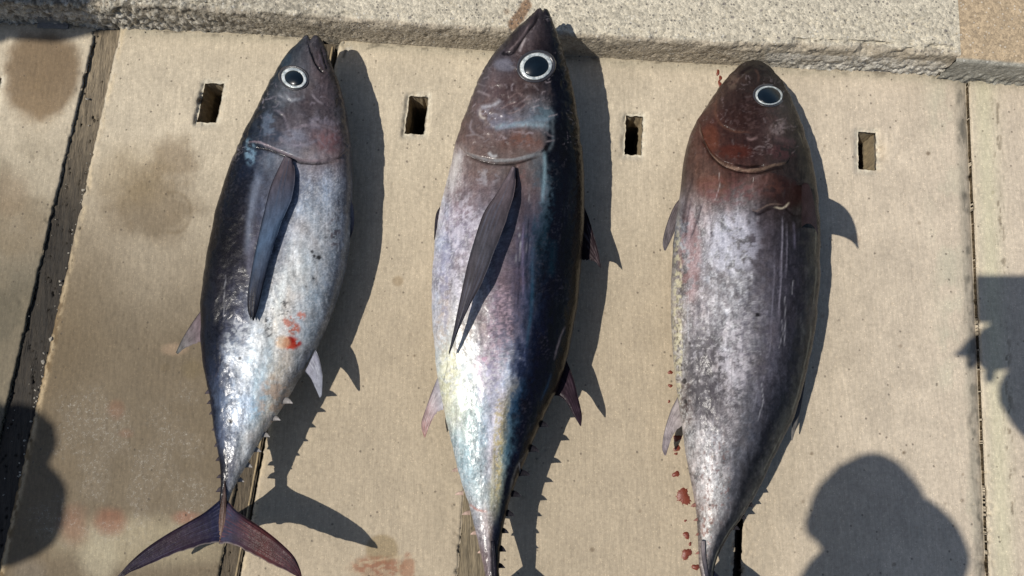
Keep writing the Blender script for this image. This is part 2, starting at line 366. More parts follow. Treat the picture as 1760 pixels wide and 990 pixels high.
SLOTS = {0: (-22, 165, 36, 66), 1: (362, 177, 33, 69), 2: (716, 198, 33, 67), 3: (1089, 233, 29, 68), 4: (1490, 260, 30, 66), 5: (1868, 290, 38, 66)}
def slab(idx, L, R, slot=None, dense=True, chamR=0.004, topfn=kerb_y):
    """L, R: functions x(y) of the long edges in photograph pixels; grid between them with a real slot"""
    wpx = R(500)-L(500)
    nu = int(wpx/2.1) if dense else 14
    u = np.linspace(0, 1, nu)
    yt = 0
    vlist = np.concatenate([np.linspace(0, 1, int(930/2.1) if dense else 14), 1+np.linspace(.05, 1, 8)])  # 1 -> y=1010
    if slot is not None:
        cx, cy, sw, sh = slot
        def uv(x, y):
            k = kerb_y(x); return (x-L(cy))/(R(cy)-L(cy)), (y-k)/(1010-k)
        u0, v0 = uv(cx-sw/2, cy-sh/2); u1, v1 = uv(cx+sw/2, cy+sh/2)
        def snap(a, q):
            i = int(np.argmin(abs(a-q))); a[i] = q; return i
        i0, i1 = snap(u, u0), snap(u, u1); j0, j1 = snap(vlist, v0), snap(vlist, v1)
    n, m = len(vlist), len(u)
    V, U = np.meshgrid(vlist, u, indexing='ij')
    Yp = 60+V*950; 
    for _ in range(3):
        Xp = L(Yp)+U*(R(Yp)-L(Yp)); Yp = kerb_y(Xp)+V*(1010-kerb_y(Xp))
        Yp = np.where(V > 1, 1010+(V-1)*1500, Yp)
    Xp = L(np.minimum(Yp, 2400))+U*(R(np.minimum(Yp, 2400))-L(np.minimum(Yp, 2400)))
    X, Y = Xp.ravel(), Yp.ravel()
    # ragged edges
    el = np.minimum(U, 1-U).ravel()*wpx
    sgn = np.where(U.ravel() < .5, 1, -1)
    tight = np.where(((idx == 4) & (sgn < 0)) | ((idx == 5) & (sgn > 0)), .0, 1.0)
    rag = ((fbm(Y/8, np.full_like(Y, idx*7+3.0)+sgn*11, 61)-.5)*3.2+np.clip(fbm(Y/22, np.full_like(Y, 5.0*idx)+sgn*3, 62)-.62, 0, 1)*12)*tight
    X2 = X+sgn*rag*np.exp(-el/5)*(1 if dense else 0)
    z = np.zeros_like(X)
    rc = 5.0
    z -= .0045*np.clip(1-el/rc, 0, 1)**2
    if idx == 4: z -= np.where(sgn < 0, .0085*np.clip(1-el/20.0, 0, 1)**1.6*(.8+.4*fbm(Y/30, X/9, 63)), 0)
    et = (V.ravel())*930
    z -= .003*np.clip(1-et/4.0, 0, 1)**2
    if dense:
        chip = np.clip(fbm(X/14, Y/14, 65+idx)-.60, 0, 1)*np.exp(-el/9); z -= chip*.04
        z += (fbm(X/60, Y/80, 66)-.5)*.0018+(fbm(X/5, Y/9, 67)-.5)*.0013
        pit = np.clip(fbm(X/3.2, Y/3.2, 68, 2)-.80, 0, 1); z -= pit*.012
    if slot is not None:
        lean = (L(cy)-L(Y))*(1-(cx-L(cy))/(R(cy)-L(cy)))+(R(cy)-R(Y))*(cx-L(cy))/(R(cy)-L(cy))
        dx = np.maximum(abs(X+lean-cx)-sw/2, 0); dy = np.maximum(abs(Y-cy)-sh/2, 0); de = np.hypot(dx, dy)
        z -= .0065*np.exp(-(de/6)**2)*(.2+1.4*fbm(X/7, Y/7, 5+idx)) 
        if idx == 4: z -= .013*np.exp(-(np.hypot((X-1511)/9, (Y-262)/17))**2)*(.5+fbm(X/5, Y/5, 9))
        if idx == 1:      # a hole knocked beside the slot, crumbled sides
            z -= .010*np.exp(-(np.hypot(X-346, Y-174)/5.5)**2)
        jit = np.exp(-(de/3)**2)
        X2 = X2+jit*(fbm(Y/7, X*0+idx, 91)-.5)*3.6; Yj = Y+jit*(fbm(X/7, Y*0+idx, 92)-.5)*3.5
    else: Yj = Y
    W = P(X2, Yj, z)
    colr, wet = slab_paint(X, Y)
    if slot is not None:
        mk = (np.exp(-(de/6)**2)*.85*ss(.30, .55, fbm(X/6, Y/6, 12+idx)))[:, None]; colr = colr*(1-mk)+alb((206, 198, 178))*mk
        if idx == 1:
            mk = np.exp(-(np.hypot(X-346, Y-174)/6)**2)[:, None]*.8; colr = colr*(1-mk)+alb((60, 50, 40))*mk
    faces = gridf(n, m)
    if slot is not None:
        ii, jj = np.meshgrid(np.arange(n-1), np.arange(m-1), indexing='ij')
        keep = ~((ii >= j0) & (ii < j1) & (jj >= i0) & (jj < i1)); faces = faces[keep.ravel()]
    faces = faces[:, ::-1]
    Vs = [W]; Cs = [colr]; Ws = [wet]; Fs = [faces]; base = len(W)
    def skirt(loop, depth, steps, closed, taper=0., tintc=(150, 140, 118)):
        nonlocal base
        ring = np.array(loop); prev = ring; p0 = W[ring]
        cen = p0.mean(0)
        for s in range(1, steps+1):
            q = p0.copy(); q[:, 2] = p0[:, 2]-depth*s/steps
            if taper: q[:, :2] += (cen[:2]-q[:, :2])*taper*s/steps
            q[:, :2] += (np.random.rand(len(q), 2)-.5)*(.0016 if closed and taper == 0 and steps > 5 else .0004)
            Vs.append(q); Cs.append(np.tile(alb(tintc), (len(q), 1))*(.8+.4*np.random.rand(len(q), 1))*(1 if s*depth/steps < .05 else .35)); Ws.append(np.zeros(len(q)))  # deeper rings darkened: shade inside slots and joints painted into the walls
            cur = np.arange(base, base+len(q)); base += len(q)
            k = len(q) if closed else len(q)-1; a = np.arange(k); b = (a+1) % len(q)
            Fs.append(np.stack([prev[a], prev[b], cur[b], cur[a]], -1)); prev = cur
    idg = np.arange(n*m).reshape(n, m)
    per = np.concatenate([idg[0, :], idg[1:, -1], idg[-1, -2::-1], idg[-2:0:-1, 0]])
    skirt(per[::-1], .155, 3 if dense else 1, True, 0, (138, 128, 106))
    if slot is not None:
        lp = np.concatenate([idg[j0, i0:i1+1], idg[j0+1:j1+1, i1], idg[j1, i1-1:i0-1:-1] if i0 > 0 else idg[j1, i1-1::-1], idg[j1-1:j0:-1, i0]])
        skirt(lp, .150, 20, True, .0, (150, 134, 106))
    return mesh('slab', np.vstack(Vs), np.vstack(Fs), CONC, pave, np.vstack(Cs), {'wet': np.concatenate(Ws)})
def ln(x0, y0, x1, y1): return lambda y: x0+(np.asarray(y, float)-y0)*(x1-x0)/(y1-y0)
J0L = ln(165, 55, 18, 675); J0R = ln(207, 50, 3, 960)
J1L = ln(553, 75, 377, 990); J1R = ln(583, 75, 417, 972)
J2L = ln(858, 90, 787, 990); J2R = ln(896, 90, 836, 990)
J3L = ln(1290, 110, 1261, 990); J3R = ln(1302, 110, 1273, 990)
J4L = ln(1659.5, 137, 1694.5, 990); J4R = ln(1664, 137, 1699, 990)
JXL = ln(-175, 0, -470, 990); JXR = ln(-145, 0, -440, 990); JYL = ln(2040, 150, 2120, 990)
s_0 = slab(0, ln(-200, 50, -410, 990), J0L, SLOTS[0]); s_1 = slab(1, J0R, J1L, SLOTS[1]); s_2 = slab(2, J1R, J2L, SLOTS[2])
s_3 = slab(3, J2R, J3L, SLOTS[3]); s_4 = slab(4, J3R, J4L, SLOTS[4])
s_5 = slab(5, J4R, ln(2040, 150, 2110, 990), SLOTS[5], False) if False else slab(5, J4R, ln(2040, 150, 2110, 990), SLOTS[5])
slab(6, ln(-560, 50, -820, 990), ln(-215, 50, -425, 990), None, False); slab(7, ln(2050, 150, 2120, 990), ln(2430, 150, 2560, 990), None, False)

def plank(L, R, drop, tint, y0=55, y1=2300, seed=0, dark=1.0):
    ys = np.concatenate([np.linspace(y0, 1010, 420), np.linspace(1020, y1, 10)]); us = np.linspace(-.2, 1.2, 26)
    Yg, Ug = np.meshgrid(ys, us, indexing='ij'); Xg = L(Yg)+Ug*(R(Yg)-L(Yg)); X, Y = Xg.ravel(), Yg.ravel(); U = Ug.ravel()
    z = np.full_like(X, -drop)+(fbm(X/3, Y/60, 5+seed)-.5)*.004+(fbm(X/20, Y/50, 6+seed)-.5)*.006
    z -= .012*np.clip(fbm(X/4, Y/9, 15+seed)-.72, 0, 1)*4
    z = np.minimum(z, -drop*.5)
    t = lin(tint)/KAPPA*np.ones((len(X), 3)); t = t*(.75+.5*fbm(X/8, Y/40, 7+seed))[:, None]
    h = ss(700, 250, Y)[:, None] if False else (1-ss(120, 420, Y))[:, None]
    t = t*(1-h*dark)+lin((132, 118, 96))/KAPPA*(.8+.4*fbm(X/6, Y/30, 8))[:, None]*h*dark
    W = P(X, Y, z); return mesh('joint_board', W, gridf(len(ys), len(us))[:, ::-1], WOOD, pave, t)
plank(J0L, J0R, .007, (46, 39, 29), 52, seed=0)
plank(J1L, ln(573, 75, 405, 990), .006, (92, 80, 62), 76, seed=20, dark=0)
plank(J2L, J2R, .005, (128, 115, 92), 92, seed=40, dark=0)
plank(J3L, J3R, .03, (60, 52, 42), 112, seed=60, dark=0)
# thin upright metal-grey strip left standing in the second joint
ys = np.linspace(80, 1010, 60); a = P(ln(571, 75, 404, 990)(ys), ys, -.004); b = P(ln(574, 75, 407, 990)(ys), ys, -.004)
a2 = a.copy(); a2[:, 2] = -.05; b2 = b.copy(); b2[:, 2] = -.05
Vv = np.stack([a2, a, b, b2], 1).reshape(-1, 3); mesh('joint_strip', Vv, gridf(60, 4), WOOD, pave, np.tile(lin((170, 150, 115))/KAPPA, (len(Vv), 1)))

# kerb: two cast blocks with a rough face
kerb = empty('kerb'); tag(kerb, kind='structure')
KH = .070
def kerb_block(x0, x1, m, top, face, rough, seed, yoff=0, KH=.070):
    dense = True; n = int((x1-x0)/2.3)
    xs = np.linspace(x0, x1, n)
    # profile: distance back (m) and height
    prof = [(-.0, -.06), (0, -.02), (0, 0)]+[(0.0003, KH*k/16) for k in range(1, 16)]+[(.003, KH-.002), (.007, KH)]+[(.007+.0022*k, KH) for k in range(1, 44)]+[(.16, KH), (.5, KH), (1.5, KH), (1.55, KH), (1.55, -.1)]
    prof = np.array(prof); mth = len(prof)
    base = P(xs, kerb_y(xs)+yoff, 0.0)
    d = np.gradient(base[:, :2], axis=0); d /= np.linalg.norm(d, axis=1)[:, None]; nrm = np.stack([-d[:, 1], d[:, 0]], -1)
    nrm[:] = nrm.mean(0)/np.linalg.norm(nrm.mean(0))
    W = np.zeros((n, mth, 3)); W[:, :, :2] = base[:, None, :2]+nrm[:, None, :]*prof[None, :, 0, None]; W[:, :, 2] = prof[None, :, 1]
    S = base[:, 0][:, None]*1000+np.zeros((1, mth)); T = (np.cumsum(np.hypot(*np.gradient(prof, axis=0).T)))[None, :]*1000+np.zeros((n, 1))
    k = (T < 220)*1.0
    f = fbm(S/7, T/5, seed, 4)-.5; f2 = fbm(S/26, T/18, seed+7)-.5; pit = np.clip(fbm(S/5, T/4, seed+9, 2)-.68, 0, 1)
    isface = (prof[:, 1] < KH-.001)[None, :]*np.ones((n, 1)); istop = 1-isface
    edge = np.exp(-((np.arange(mth)-19)/5.0)**2)[None, :]*np.ones((n, 1))
    # coarser, broken arris on the left and far right
    br = (1-ss(-.75, -.35, base[:, 0]))[:, None]+(ss(.35, .55, base[:, 0])*(1-ss(.78, .80, base[:, 0])))[:, None]
    br = np.clip(br, 0, 1)*(1 if rough > .5 else .0)
    pop = (1-ss(-.72, -.30, base[:, 0]))[:, None]*np.ones_like(S)
    pop2 = (ss(.42, .60, base[:, 0]))[:, None]*(1-ss(95, 135, T+40*(fbm(S/30, T*0+2, 8)-.5)))*ss(34, 48, T+.0*S)
    cel = fbm(S/6.5, T/5.5, seed+21, 3)-.5
    amp = rough*(.0026*f+.0028*f2)*(1+.5*br)-rough*pit*(.012+.008*br)+pop*cel*.013+pop2*cel*.011
    chip = np.clip(fbm(S/30, T/16, seed+3)-.42, 0, 1)*.035*edge*rough*(.5+.6*br)
    W[:, :, 1] += (-amp*isface)*k+chip*.9*k+edge*br*.003
    W[:, :, 2] += (amp*istop*.9-chip*.7)*k
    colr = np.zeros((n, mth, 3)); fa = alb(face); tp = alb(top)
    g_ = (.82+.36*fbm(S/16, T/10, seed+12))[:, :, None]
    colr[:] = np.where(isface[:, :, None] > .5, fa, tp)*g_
    if rough > .5:
        wm = pop2[:, :, None]*.65; colr = colr*(1-wm)+alb((214, 212, 202))*wm
        dm = (pop*(1-ss(-.14, -.02, cel))+.55*pop2*(1-ss(-.17, -.07, cel)))[:, :, None]*.75; colr = colr*(1-dm)+alb((62, 58, 50))*dm
        lm = (pop*ss(.03, .12, cel))[:, :, None]*.6; colr = colr*(1-lm)+alb((214, 210, 196))*lm
        wm = (br*ss(.35, .6, fbm(S/18, T/12, seed+15))*(T < 130))[:, :, None]; colr = colr*(1-wm*.75)+alb((224, 218, 205))*wm*.75
        wm = ((1-ss(0, .06, abs(base[:, 0]+.9)-.55))[:, None]*ss(.35, .55, fbm(S/7, T/6, seed+17))*(T < 200))[:, :, None]*.5
        colr = colr*(1-wm)+alb((110, 104, 92))*wm
        # drip of stain where the middle snout rests
        qx, qy = Q(W); d_, _ = segd(qx, qy, [(905, 8), (896, 24), (882, 42)])
        st = ((1-ss(7, 12, d_+5*(fbm(qx/6, qy/6, 3)-.5))))[:, :, None]; colr = colr*(1-.8*st)+alb((120, 84, 52))*.8*st
        qd = np.hypot((qx-871), (qy-20)); st = (1-ss(3, 7, qd))[:, :, None]*.5; colr = colr*(1-st)+alb((140, 110, 80))*st
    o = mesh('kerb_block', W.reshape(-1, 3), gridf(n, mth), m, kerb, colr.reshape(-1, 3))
    return o
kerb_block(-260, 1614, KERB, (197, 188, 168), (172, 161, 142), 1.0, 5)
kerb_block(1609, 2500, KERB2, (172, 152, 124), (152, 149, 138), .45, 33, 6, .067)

# grit lying in the joints and gutter (uncountable)
def grit(name, spots, m, label, parent=None):
    bm = bmesh.new()
    for (x, y, z, r) in spots:
        p = P(x, y, z)
        mt = Matrix.Translation(Vector(p)) @ Matrix.Rotation(random.uniform(0, 6), 4, Vector((random.random(), random.random(), 1)).normalized()) @ Matrix.Diagonal((random.uniform(.7, 1.3), random.uniform(.7, 1.3), random.uniform(.5, .9), 1))
        ret = bmesh.ops.create_icosphere(bm, subdivisions=1, radius=r, matrix=mt)
        for v in ret['verts']: v.co += Vector((random.uniform(-1, 1), random.uniform(-1, 1), random.uniform(-1, 1)))*r*.25
    me = bpy.data.meshes.new(name); bm.to_mesh(me); bm.free(); me.materials.append(m)
    o = bpy.data.objects.new(name, me); col.objects.link(o); tag(o, label, 'grit', None, 'stuff'); return o
sp = []
for k in range(46):
    y = random.uniform(250, 900); x = J0R(y)-random.uniform(0, 7); sp.append((float(x), y, -.003, random.uniform(.0008, .0024)))
for k in range(26):
    y = random.uniform(120, 900); x = J0L(y)+random.uniform(0, 30); sp.append((float(x), y, -.005, random.uniform(.0006, .0015)))
sp += [(88, 583, -.001, .0048), (74, 622, -.002, .0034), (73, 647, -.002, .003), (150, 170, -.003, .003), (1684, 513, 0, .002)]
for k in range(60):
    x = random.uniform(0, 1740); sp.append((x, float(kerb_y(x))+random.uniform(1, 7), .0005, random.uniform(.0006, .002)))
grit('grit', sp, STONE, 'pale grit and crumbs lying in the joints and along the kerb foot')

# small metal clip at the foot of the kerb, top left
bm = bmesh.new(); p = P(87, 31, .012)
bmesh.ops.create_cube(bm, size=1, matrix=Matrix.Translation(Vector((p[0], p[1]+.0, .012))) @ Matrix.Rotation(-.03, 4, 'Z') @ Matrix.Diagonal((.058, .012, .024, 1)))
bmesh.ops.bevel(bm, geom=bm.edges[:], offset=.002, segments=2, affect='EDGES')
bmesh.ops.create_cube(bm, size=1, matrix=Matrix.Translation(Vector((p[0], p[1]-.008, .002))) @ Matrix.Rotation(-.03, 4, 'Z') @ Matrix.Diagonal((.058, .014, .003, 1)))
me = bpy.data.meshes.new('metal_bracket'); bm.to_mesh(me); bm.free(); me.materials.append(METAL)
o = bpy.data.objects.new('metal_bracket', me); col.objects.link(o); tag(o, 'small dull grey metal bracket at the foot of the kerb in the shaded corner', 'bracket')

# ------------------------------------------------------------------ dried blood spots on the slabs
def splat(x, y, r, parent, spikes=0, sx=1, sy=1, z=.0007):
    n = 44 if spikes else 26; pts = []; ph1, ph2 = random.uniform(0, 6), random.uniform(0, 6)
    for k in range(n):
        a = 2*math.pi*k/n; q = 1+random.uniform(-.10, .10)+.22*math.sin(2*a+ph1)+.14*math.sin(3*a+ph2)
        if spikes and k % 2 == 0: q += random.uniform(.0, .34)
        pts.append((x+r*q*sx*math.cos(a), y+r*q*sy*math.sin(a)))
    pts = np.array(pts); top = P(x+(pts[:, 0]-x)*.86, y+(pts[:, 1]-y)*.86, z+.0005); bot = P(pts[:, 0], pts[:, 1], -.0006); c = P(x, y, z+.0006)[None]
    V = np.vstack([bot, top, c]); Fc = [(k, k+n, (k+1) % n+n, (k+1) % n) for k in range(n)]+[(k+n, 2*n, (k+1) % n+n) for k in range(n)]
    return mesh('blood_spot', V, Fc, BLOOD, parent, sm=True)
for (x, y, r, s) in ((1175, 853, 12, 1), (1164, 753, 6.5, 0), (1162, 815, 6, 0), (1180, 920, 6, 0), (1180, 952, 8.5, 1), (1193, 868, 3.5, 0), (1164, 771, 5, 1),
                     (1152, 640, 4, 0), (1152, 663, 3.5, 0), (1162, 780, 2.6, 0), (1178, 895, 2.4, 0), (1186, 935, 3, 0), (1150, 690, 2.4, 0), (1196, 975, 6, 0), (1168, 700, 3, 0)):
    splat(x, y, r, s_3, s)
for (x, y, r, sx, sy) in ((1234, 125, 4.0, .8, 1.3), (1238, 134, 3.6, .7, 1.6), (1237, 144, 4, .8, 1.5)): splat(x, y, r, s_3, 0, sx, sy)

# ------------------------------------------------------------------ fish
FK = 1.40
class Fish:
    def __init__(s, name, label, gills, left, right, yend, tw, zc, colors, strokes=(), blobs=(), plates=(), notch=None, grooves=(), darkspots=(), rows=640, seed=0, zrise=0, zhead=0, dorsal_side=1, rim=None, gy=270, hc_=((150, 142, 152), (30, 26, 32)), desat=.14, gloss=(0, 1, 0, 1, 0), warm=(1, 1, 1), ctr=.17, flake=.6, skin=None):
        s.left, s.right, s.zc = left, right, zc
        L = np.array(left, float); R = np.array(right, float)
        y0 = min(L[0, 1], R[0, 1])-1.5
        v = np.linspace(0, 1, rows); ys = y0+(yend-y0)*(v**1.0)
        ys = np.concatenate([y0+np.array([0, .25, .6, 1.1, 1.8, 2.6]), ys[ys > y0+3.2]])
        s.rows = len(ys)
        def smo(A, y):
            # smooth cubic resample of the outline
            C = smooth([tuple(p) for p in A], 400); o = np.argsort(C[:, 1]); return np.interp(y, C[o, 1], C[o, 0])
        xl, xr = smo(L, ys), smo(R, ys)
        k = np.sqrt(np.clip((ys-y0)/7.0, 0, 1)); mid = (xl+xr)/2; xl = mid+(xl-mid)*k; xr = mid+(xr-mid)*k
        s.ys, s.xl, s.xr = ys, xl, xr
        zcs = zc+zrise*ss(.55, 1.0, (ys-y0)/(yend-y0))+zhead*(1-np.clip((ys-y0)/(yend-y0)/.34, 0, 1))**1.5
        hw = (xr-xl)/2*1.0e-3*(CAM[2]-zc)/1.27
        T = np.interp((ys-y0)/(yend-y0), [t[0] for t in tw], [t[1] for t in tw])*hw
        nt_, nb_ = 176, 50
        th = np.concatenate([np.linspace(0, math.pi, nt_), math.pi+np.linspace(0, math.pi, nb_+2)[1:-1]])
        c, sn = np.cos(th), np.sin(th); e = .84
        cc = np.sign(c)*abs(c)**e; sc = np.sign(sn)*abs(sn)**e
        A = P(xl, ys, zcs); B = P(xr, ys, zcs); M_ = (A+B)/2; H_ = (B-A)/2
        W = M_[:, None, :]+H_[:, None, :]*cc[None, :, None]*1.0
        up = np.where(sc > 0, sc, sc*.98)
        W[:, :, 2] = zcs[:, None]+T[:, None]*up[None, :]
        W[:, :, 2] = np.maximum(W[:, :, 2], .0008)
        qx, qy = Q(W)
        isup = (sc >= -.02)[None, :]*np.ones((len(ys), 1))
        X, Y = qx, qy
        # outward normals
        N = np.zeros_like(W); N[:, :, 0] = c[None, :]; N[:, :, 2] = sn[None, :]
        N[:, :, 0] *= 1; 
        disp = np.zeros(X.shape)
        for (poly, hgt, soft) in plates:          # raised bony plates
            d, _ = segd(X, Y, poly+[poly[0]]); sd = np.where(inside(X, Y, poly), d, -d)
            gd, _g = segd(X, Y, gills); disp += hgt*ss(-soft*.4, soft*.6, sd)*np.exp(-gd/26)
        disp += (fbm(X/26, Y/40, 70+seed)-.5)*.004+(fbm(X/8, Y/12, 71+seed, 3)-.5)*.0010+(1-ss(gy-20, gy+20, Y))*(fbm(X/11, Y/9, 72+seed, 3)-.5)*.0032
        gsh = [(a_+1.5, b_+4.5) for a_, b_ in gills]; grooves = list(grooves)+[(gsh, 2.4, .0038)]
        for (pl, wd, dp) in grooves:
            d, t_ = segd(X, Y, pl); disp -= dp*np.exp(-(d/wd)**2)*np.clip(np.minimum(t_, 1-t_)*8, 0, 1)**.5
        W = W+N*(disp*np.where(isup > .5, 1, .3))[:, :, None]
        if notch:
            nx, ny, dep, wd = notch
            sh = dep*np.exp(-((X-nx)/wd)**2)*np.clip(1-(Y-y0)/22, 0, 1)**1.0
            W[:, :, 1] -= sh*1e-3
        s.W = W; s.up = isup > .5; qx, qy = Q(W); s.qx, s.qy = qx, qy
        # ---- colour
        rowsY = [r[0] for r in colors]; K = 24
        tab = []
        for r in colors:
            cs = np.array([lin(x) for x in r[1]]); uu = np.linspace(0, 1, len(cs)) if len(r) < 3 else np.array(r[2])
            tab.append(np.stack([np.interp(np.linspace(0, 1, K), uu, cs[:, q]) for q in range(3)], -1))
        tab = np.array(tab)
        wx = (fbm(X/22, Y/60, 80+seed)-.5)*.12+(fbm(X/7, Y/11, 81+seed)-.5)*.09+(fbm(X/2.8, Y/3.8, 79+seed, 2)-.5)*.05; wy = (fbm(X/30, Y/30, 82+seed)-.5)*34
        xlr = np.interp(Y, ys, xl); xrr = np.interp(Y, ys, xr)
        U = np.clip((X-xlr)/(xrr-xlr+1e-6)+wx, 0, 1); YY = np.clip(Y+wy, rowsY[0], rowsY[-1])
        yi = np.interp(YY, rowsY, np.arange(len(rowsY))); i = np.clip(yi.astype(int), 0, len(rowsY)-2); fy = (yi-i)[..., None]; fy = fy*fy*(3-2*fy)*.5+fy*.5
        uj = U*(K-1); j = np.clip(uj.astype(int), 0, K-2); fx = (uj-j)[..., None]
        C = (tab[i, j]*(1-fx)+tab[i, j+1]*fx)*(1-fy)+(tab[i+1, j]*(1-fx)+tab[i+1, j+1]*fx)*fy
        lum = C.mean(-1)
        C = C/FK; C = C*(.62+.38*ss(.0, .09, lum))[..., None]
        mot = (fbm(X/9, Y/15, 83+seed)-.5)*.50+(fbm(X/2.6, Y/3.6, 84+seed, 2)-.5)*.42+(fbm(X/2.4, Y/80, 85+seed, 3)-.5)*.55
        hue = fbm(X/16, Y/30, 93+seed)-.5; C = C*np.stack([1+.22*hue, 1-.04*hue, 1-.22*hue], -1); C = C*(1-desat)+C.mean(-1)[..., None]*desat
        C = C*np.clip(1+mot*.8, .3, 1.8)[..., None]
        wn = (fbm(X/13, Y/13, 141+seed)-.5)*9          # ragged patches where scales have been rubbed off
        fl1 = ss(.535, .565, fbm((X+wn)/11, (Y+wn)/21, 142+seed, 5)); fl2 = ss(.55, .58, fbm((X-wn)/5, (Y+wn)/8, 143+seed, 4)); fl3 = ss(.56, .60, fbm((X+wn)/7, (Y-wn)/26, 144+seed, 5))
        gt = ss(gy-30, gy+40, Y)*flake
        C = C*(1-.30*gt*fl1*ss(.05, .25, lum))[..., None]*(1-.16*gt*fl2)[..., None]*(1+.30*gt*fl3)[..., None]
        s.sheen = np.clip(lum*1.8, 0, 1)
        def mixc(m, c, a):
            nonlocal C
            m = (m*a)[..., None]; C = C*(1-m)+lin(c)/FK*m
        s.mixc = mixc
        hd = 1-ss(gy-14, gy+26, Y)                 # fine scratches and mucus threads on the head
        rg = np.exp(-((fbm(X/17+.6*fbm(X/9, Y/9, 3), Y/20, 95+seed)-.5)/.012)**2)*ss(.42, .60, fbm(X/24, Y/24, 96+seed)); mixc(rg*hd, hc_[0], .42)
        rg = np.exp(-((fbm(X/7, Y/9, 97+seed)-.5)/.016)**2)*ss(.45, .62, fbm(X/20, Y/24, 98+seed)); mixc(rg*hd, hc_[1], .4)
        spk = ss(.66, .74, vn(X/1.9, Y/1.9, 99+seed))*ss(.10, .40, lum)*(1-hd); mixc(spk, (236, 236, 236), .30)
        spk = ss(.70, .78, vn(X/2.3, Y/2.6, 100+seed))*(1-hd)*ss(.45, .62, fbm(X/28, Y/50, 101+seed)); mixc(spk, (80, 76, 84), .25)
        for b in blobs:      # cx, cy, rx, ry, colour, alpha, noise scale, threshold (ragged patches)
            cx, cy, rx, ry, cl, al, ns, th_ = b
            d = np.hypot((X-cx)/rx, (Y-cy)/ry); f = fbm(X/ns, Y/ns, int(cx+cy)+seed)
            m = (1-ss(.55, 1.15, d))*(ss(th_-.06, th_+.06, f) if th_ > 0 else 1); mixc(m, cl, al)
        strokes = list(strokes)+[(gsh, 1.7, (20, 14, 18), .85)]  # dark stroke paints the shadow under the gill edge
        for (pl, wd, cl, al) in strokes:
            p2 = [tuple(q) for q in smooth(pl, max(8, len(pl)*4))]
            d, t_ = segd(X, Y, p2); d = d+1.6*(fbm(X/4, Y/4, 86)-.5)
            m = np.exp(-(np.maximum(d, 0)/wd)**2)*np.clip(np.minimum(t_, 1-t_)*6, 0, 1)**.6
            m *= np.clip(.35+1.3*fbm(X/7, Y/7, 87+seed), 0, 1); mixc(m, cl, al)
        rnd = np.random.RandomState(seed+5)
        sx0, sx1, sy0, sy1, sn = gloss            # short pale strokes over the head, gloss highlights painted in
        for _k in range(sn):
            ax_, ay_ = rnd.uniform(sx0, sx1), rnd.uniform(sy0, sy1); an = rnd.uniform(-.9, .9)+(0 if rnd.rand() < .6 else 1.5); ln_ = rnd.uniform(4, 15)
            pl = [(ax_, ay_), (ax_+ln_*math.cos(an)*.5+rnd.uniform(-3, 3), ay_+ln_*math.sin(an)*.5+rnd.uniform(-3, 3)), (ax_+ln_*math.cos(an), ay_+ln_*math.sin(an))]
            msk = (abs(X-ax_) < 30) & (abs(Y-ay_) < 30)
            if not msk.any(): continue
            d = np.full(X.shape, 99.); d[msk] = segd(X[msk], Y[msk], pl)[0]
            v_ = rnd.uniform(.7, 1.2); mixc(np.exp(-(d/rnd.uniform(.8, 1.5))**2), tuple(min(250, q*v_) for q in hc_[0]), rnd.uniform(.2, .6))
        for _k in range(26):                    # long fine lengthwise scratches on the flank
            ax_, ay_ = rnd.uniform(xl.min()+20, xr.max()-20), rnd.uniform(gy+20, 800); ln_ = rnd.uniform(15, 90); w_ = rnd.uniform(.6, 1.1)
            msk = (abs(X-ax_) < 20) & (Y > ay_-5) & (Y < ay_+ln_+5)
            if not msk.any(): continue
            d = np.full(X.shape, 99.); d[msk] = segd(X[msk], Y[msk], [(ax_, ay_), (ax_+rnd.uniform(-4, 4), ay_+ln_*.5), (ax_+rnd.uniform(-7, 3), ay_+ln_)])[0]
            mixc(np.exp(-(d/w_)**2), (200, 200, 206) if rnd.rand() < .5 else (50, 48, 56), rnd.uniform(.15, .4))
        for (cx, cy, r, al) in darkspots:
            mixc(1-ss(.6, 1.2, np.hypot(X-cx, Y-cy)/r+.8*(fbm(X/3, Y/3, 5)-.5)), (28, 24, 28), al)
        if rim:   # pale thin edge where the flank turns under, ground reflection painted on
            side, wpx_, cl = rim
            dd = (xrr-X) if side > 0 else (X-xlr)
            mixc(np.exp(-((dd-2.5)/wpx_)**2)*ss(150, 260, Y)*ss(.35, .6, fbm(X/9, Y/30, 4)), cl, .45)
        C = np.maximum(C, 0); Lm = C.mean(-1)[..., None]+1e-4; C = C*(Lm/.30)**ctr*1.0; C = C*(1+(np.array(warm)-1)*(1-ss(gy+20, gy+90, Y))[..., None])
        s.C = np.clip(C, .002, .80)
        # ---- objects
        cx, cy = float((xl[len(ys)//2]+xr[len(ys)//2])/2), float(ys[len(ys)//2]); o0 = P(cx, cy, 0)
        s.root = empty(name, tuple(o0)); tag(s.root, label, 'fish', 'tuna laid side by side on the slabs')
        n, m = len(ys), len(th)
        Fc = gridf(n, m, True)
        V = W.reshape(-1, 3); V = np.vstack([V, W[0].mean(0), W[-1].mean(0)]); a = np.arange(m); b = (a+1) % m
        Cc = s.C.reshape(-1, 3); Cc = np.vstack([Cc, s.C[0].mean(0), s.C[-1].mean(0)]); shn = np.concatenate([s.sheen.ravel(), [0, 0]])
        caps = np.vstack([np.stack([np.full(m, n*m), b, a, a], -1), np.stack([np.full(m, n*m+1), (n-1)*m+a, (n-1)*m+b, (n-1)*m+b], -1)])
        me_f = [tuple(f) for f in ()]
        # quads via array, caps as triangles in a second pass
        me = bpy.data.meshes.new('body')
        tri = caps[:, :3]
        me.vertices.add(len(V)); me.vertices.foreach_set('co', V.astype(np.float32).ravel())
        loops = np.concatenate([Fc.ravel(), tri.ravel()]).astype(np.int32)
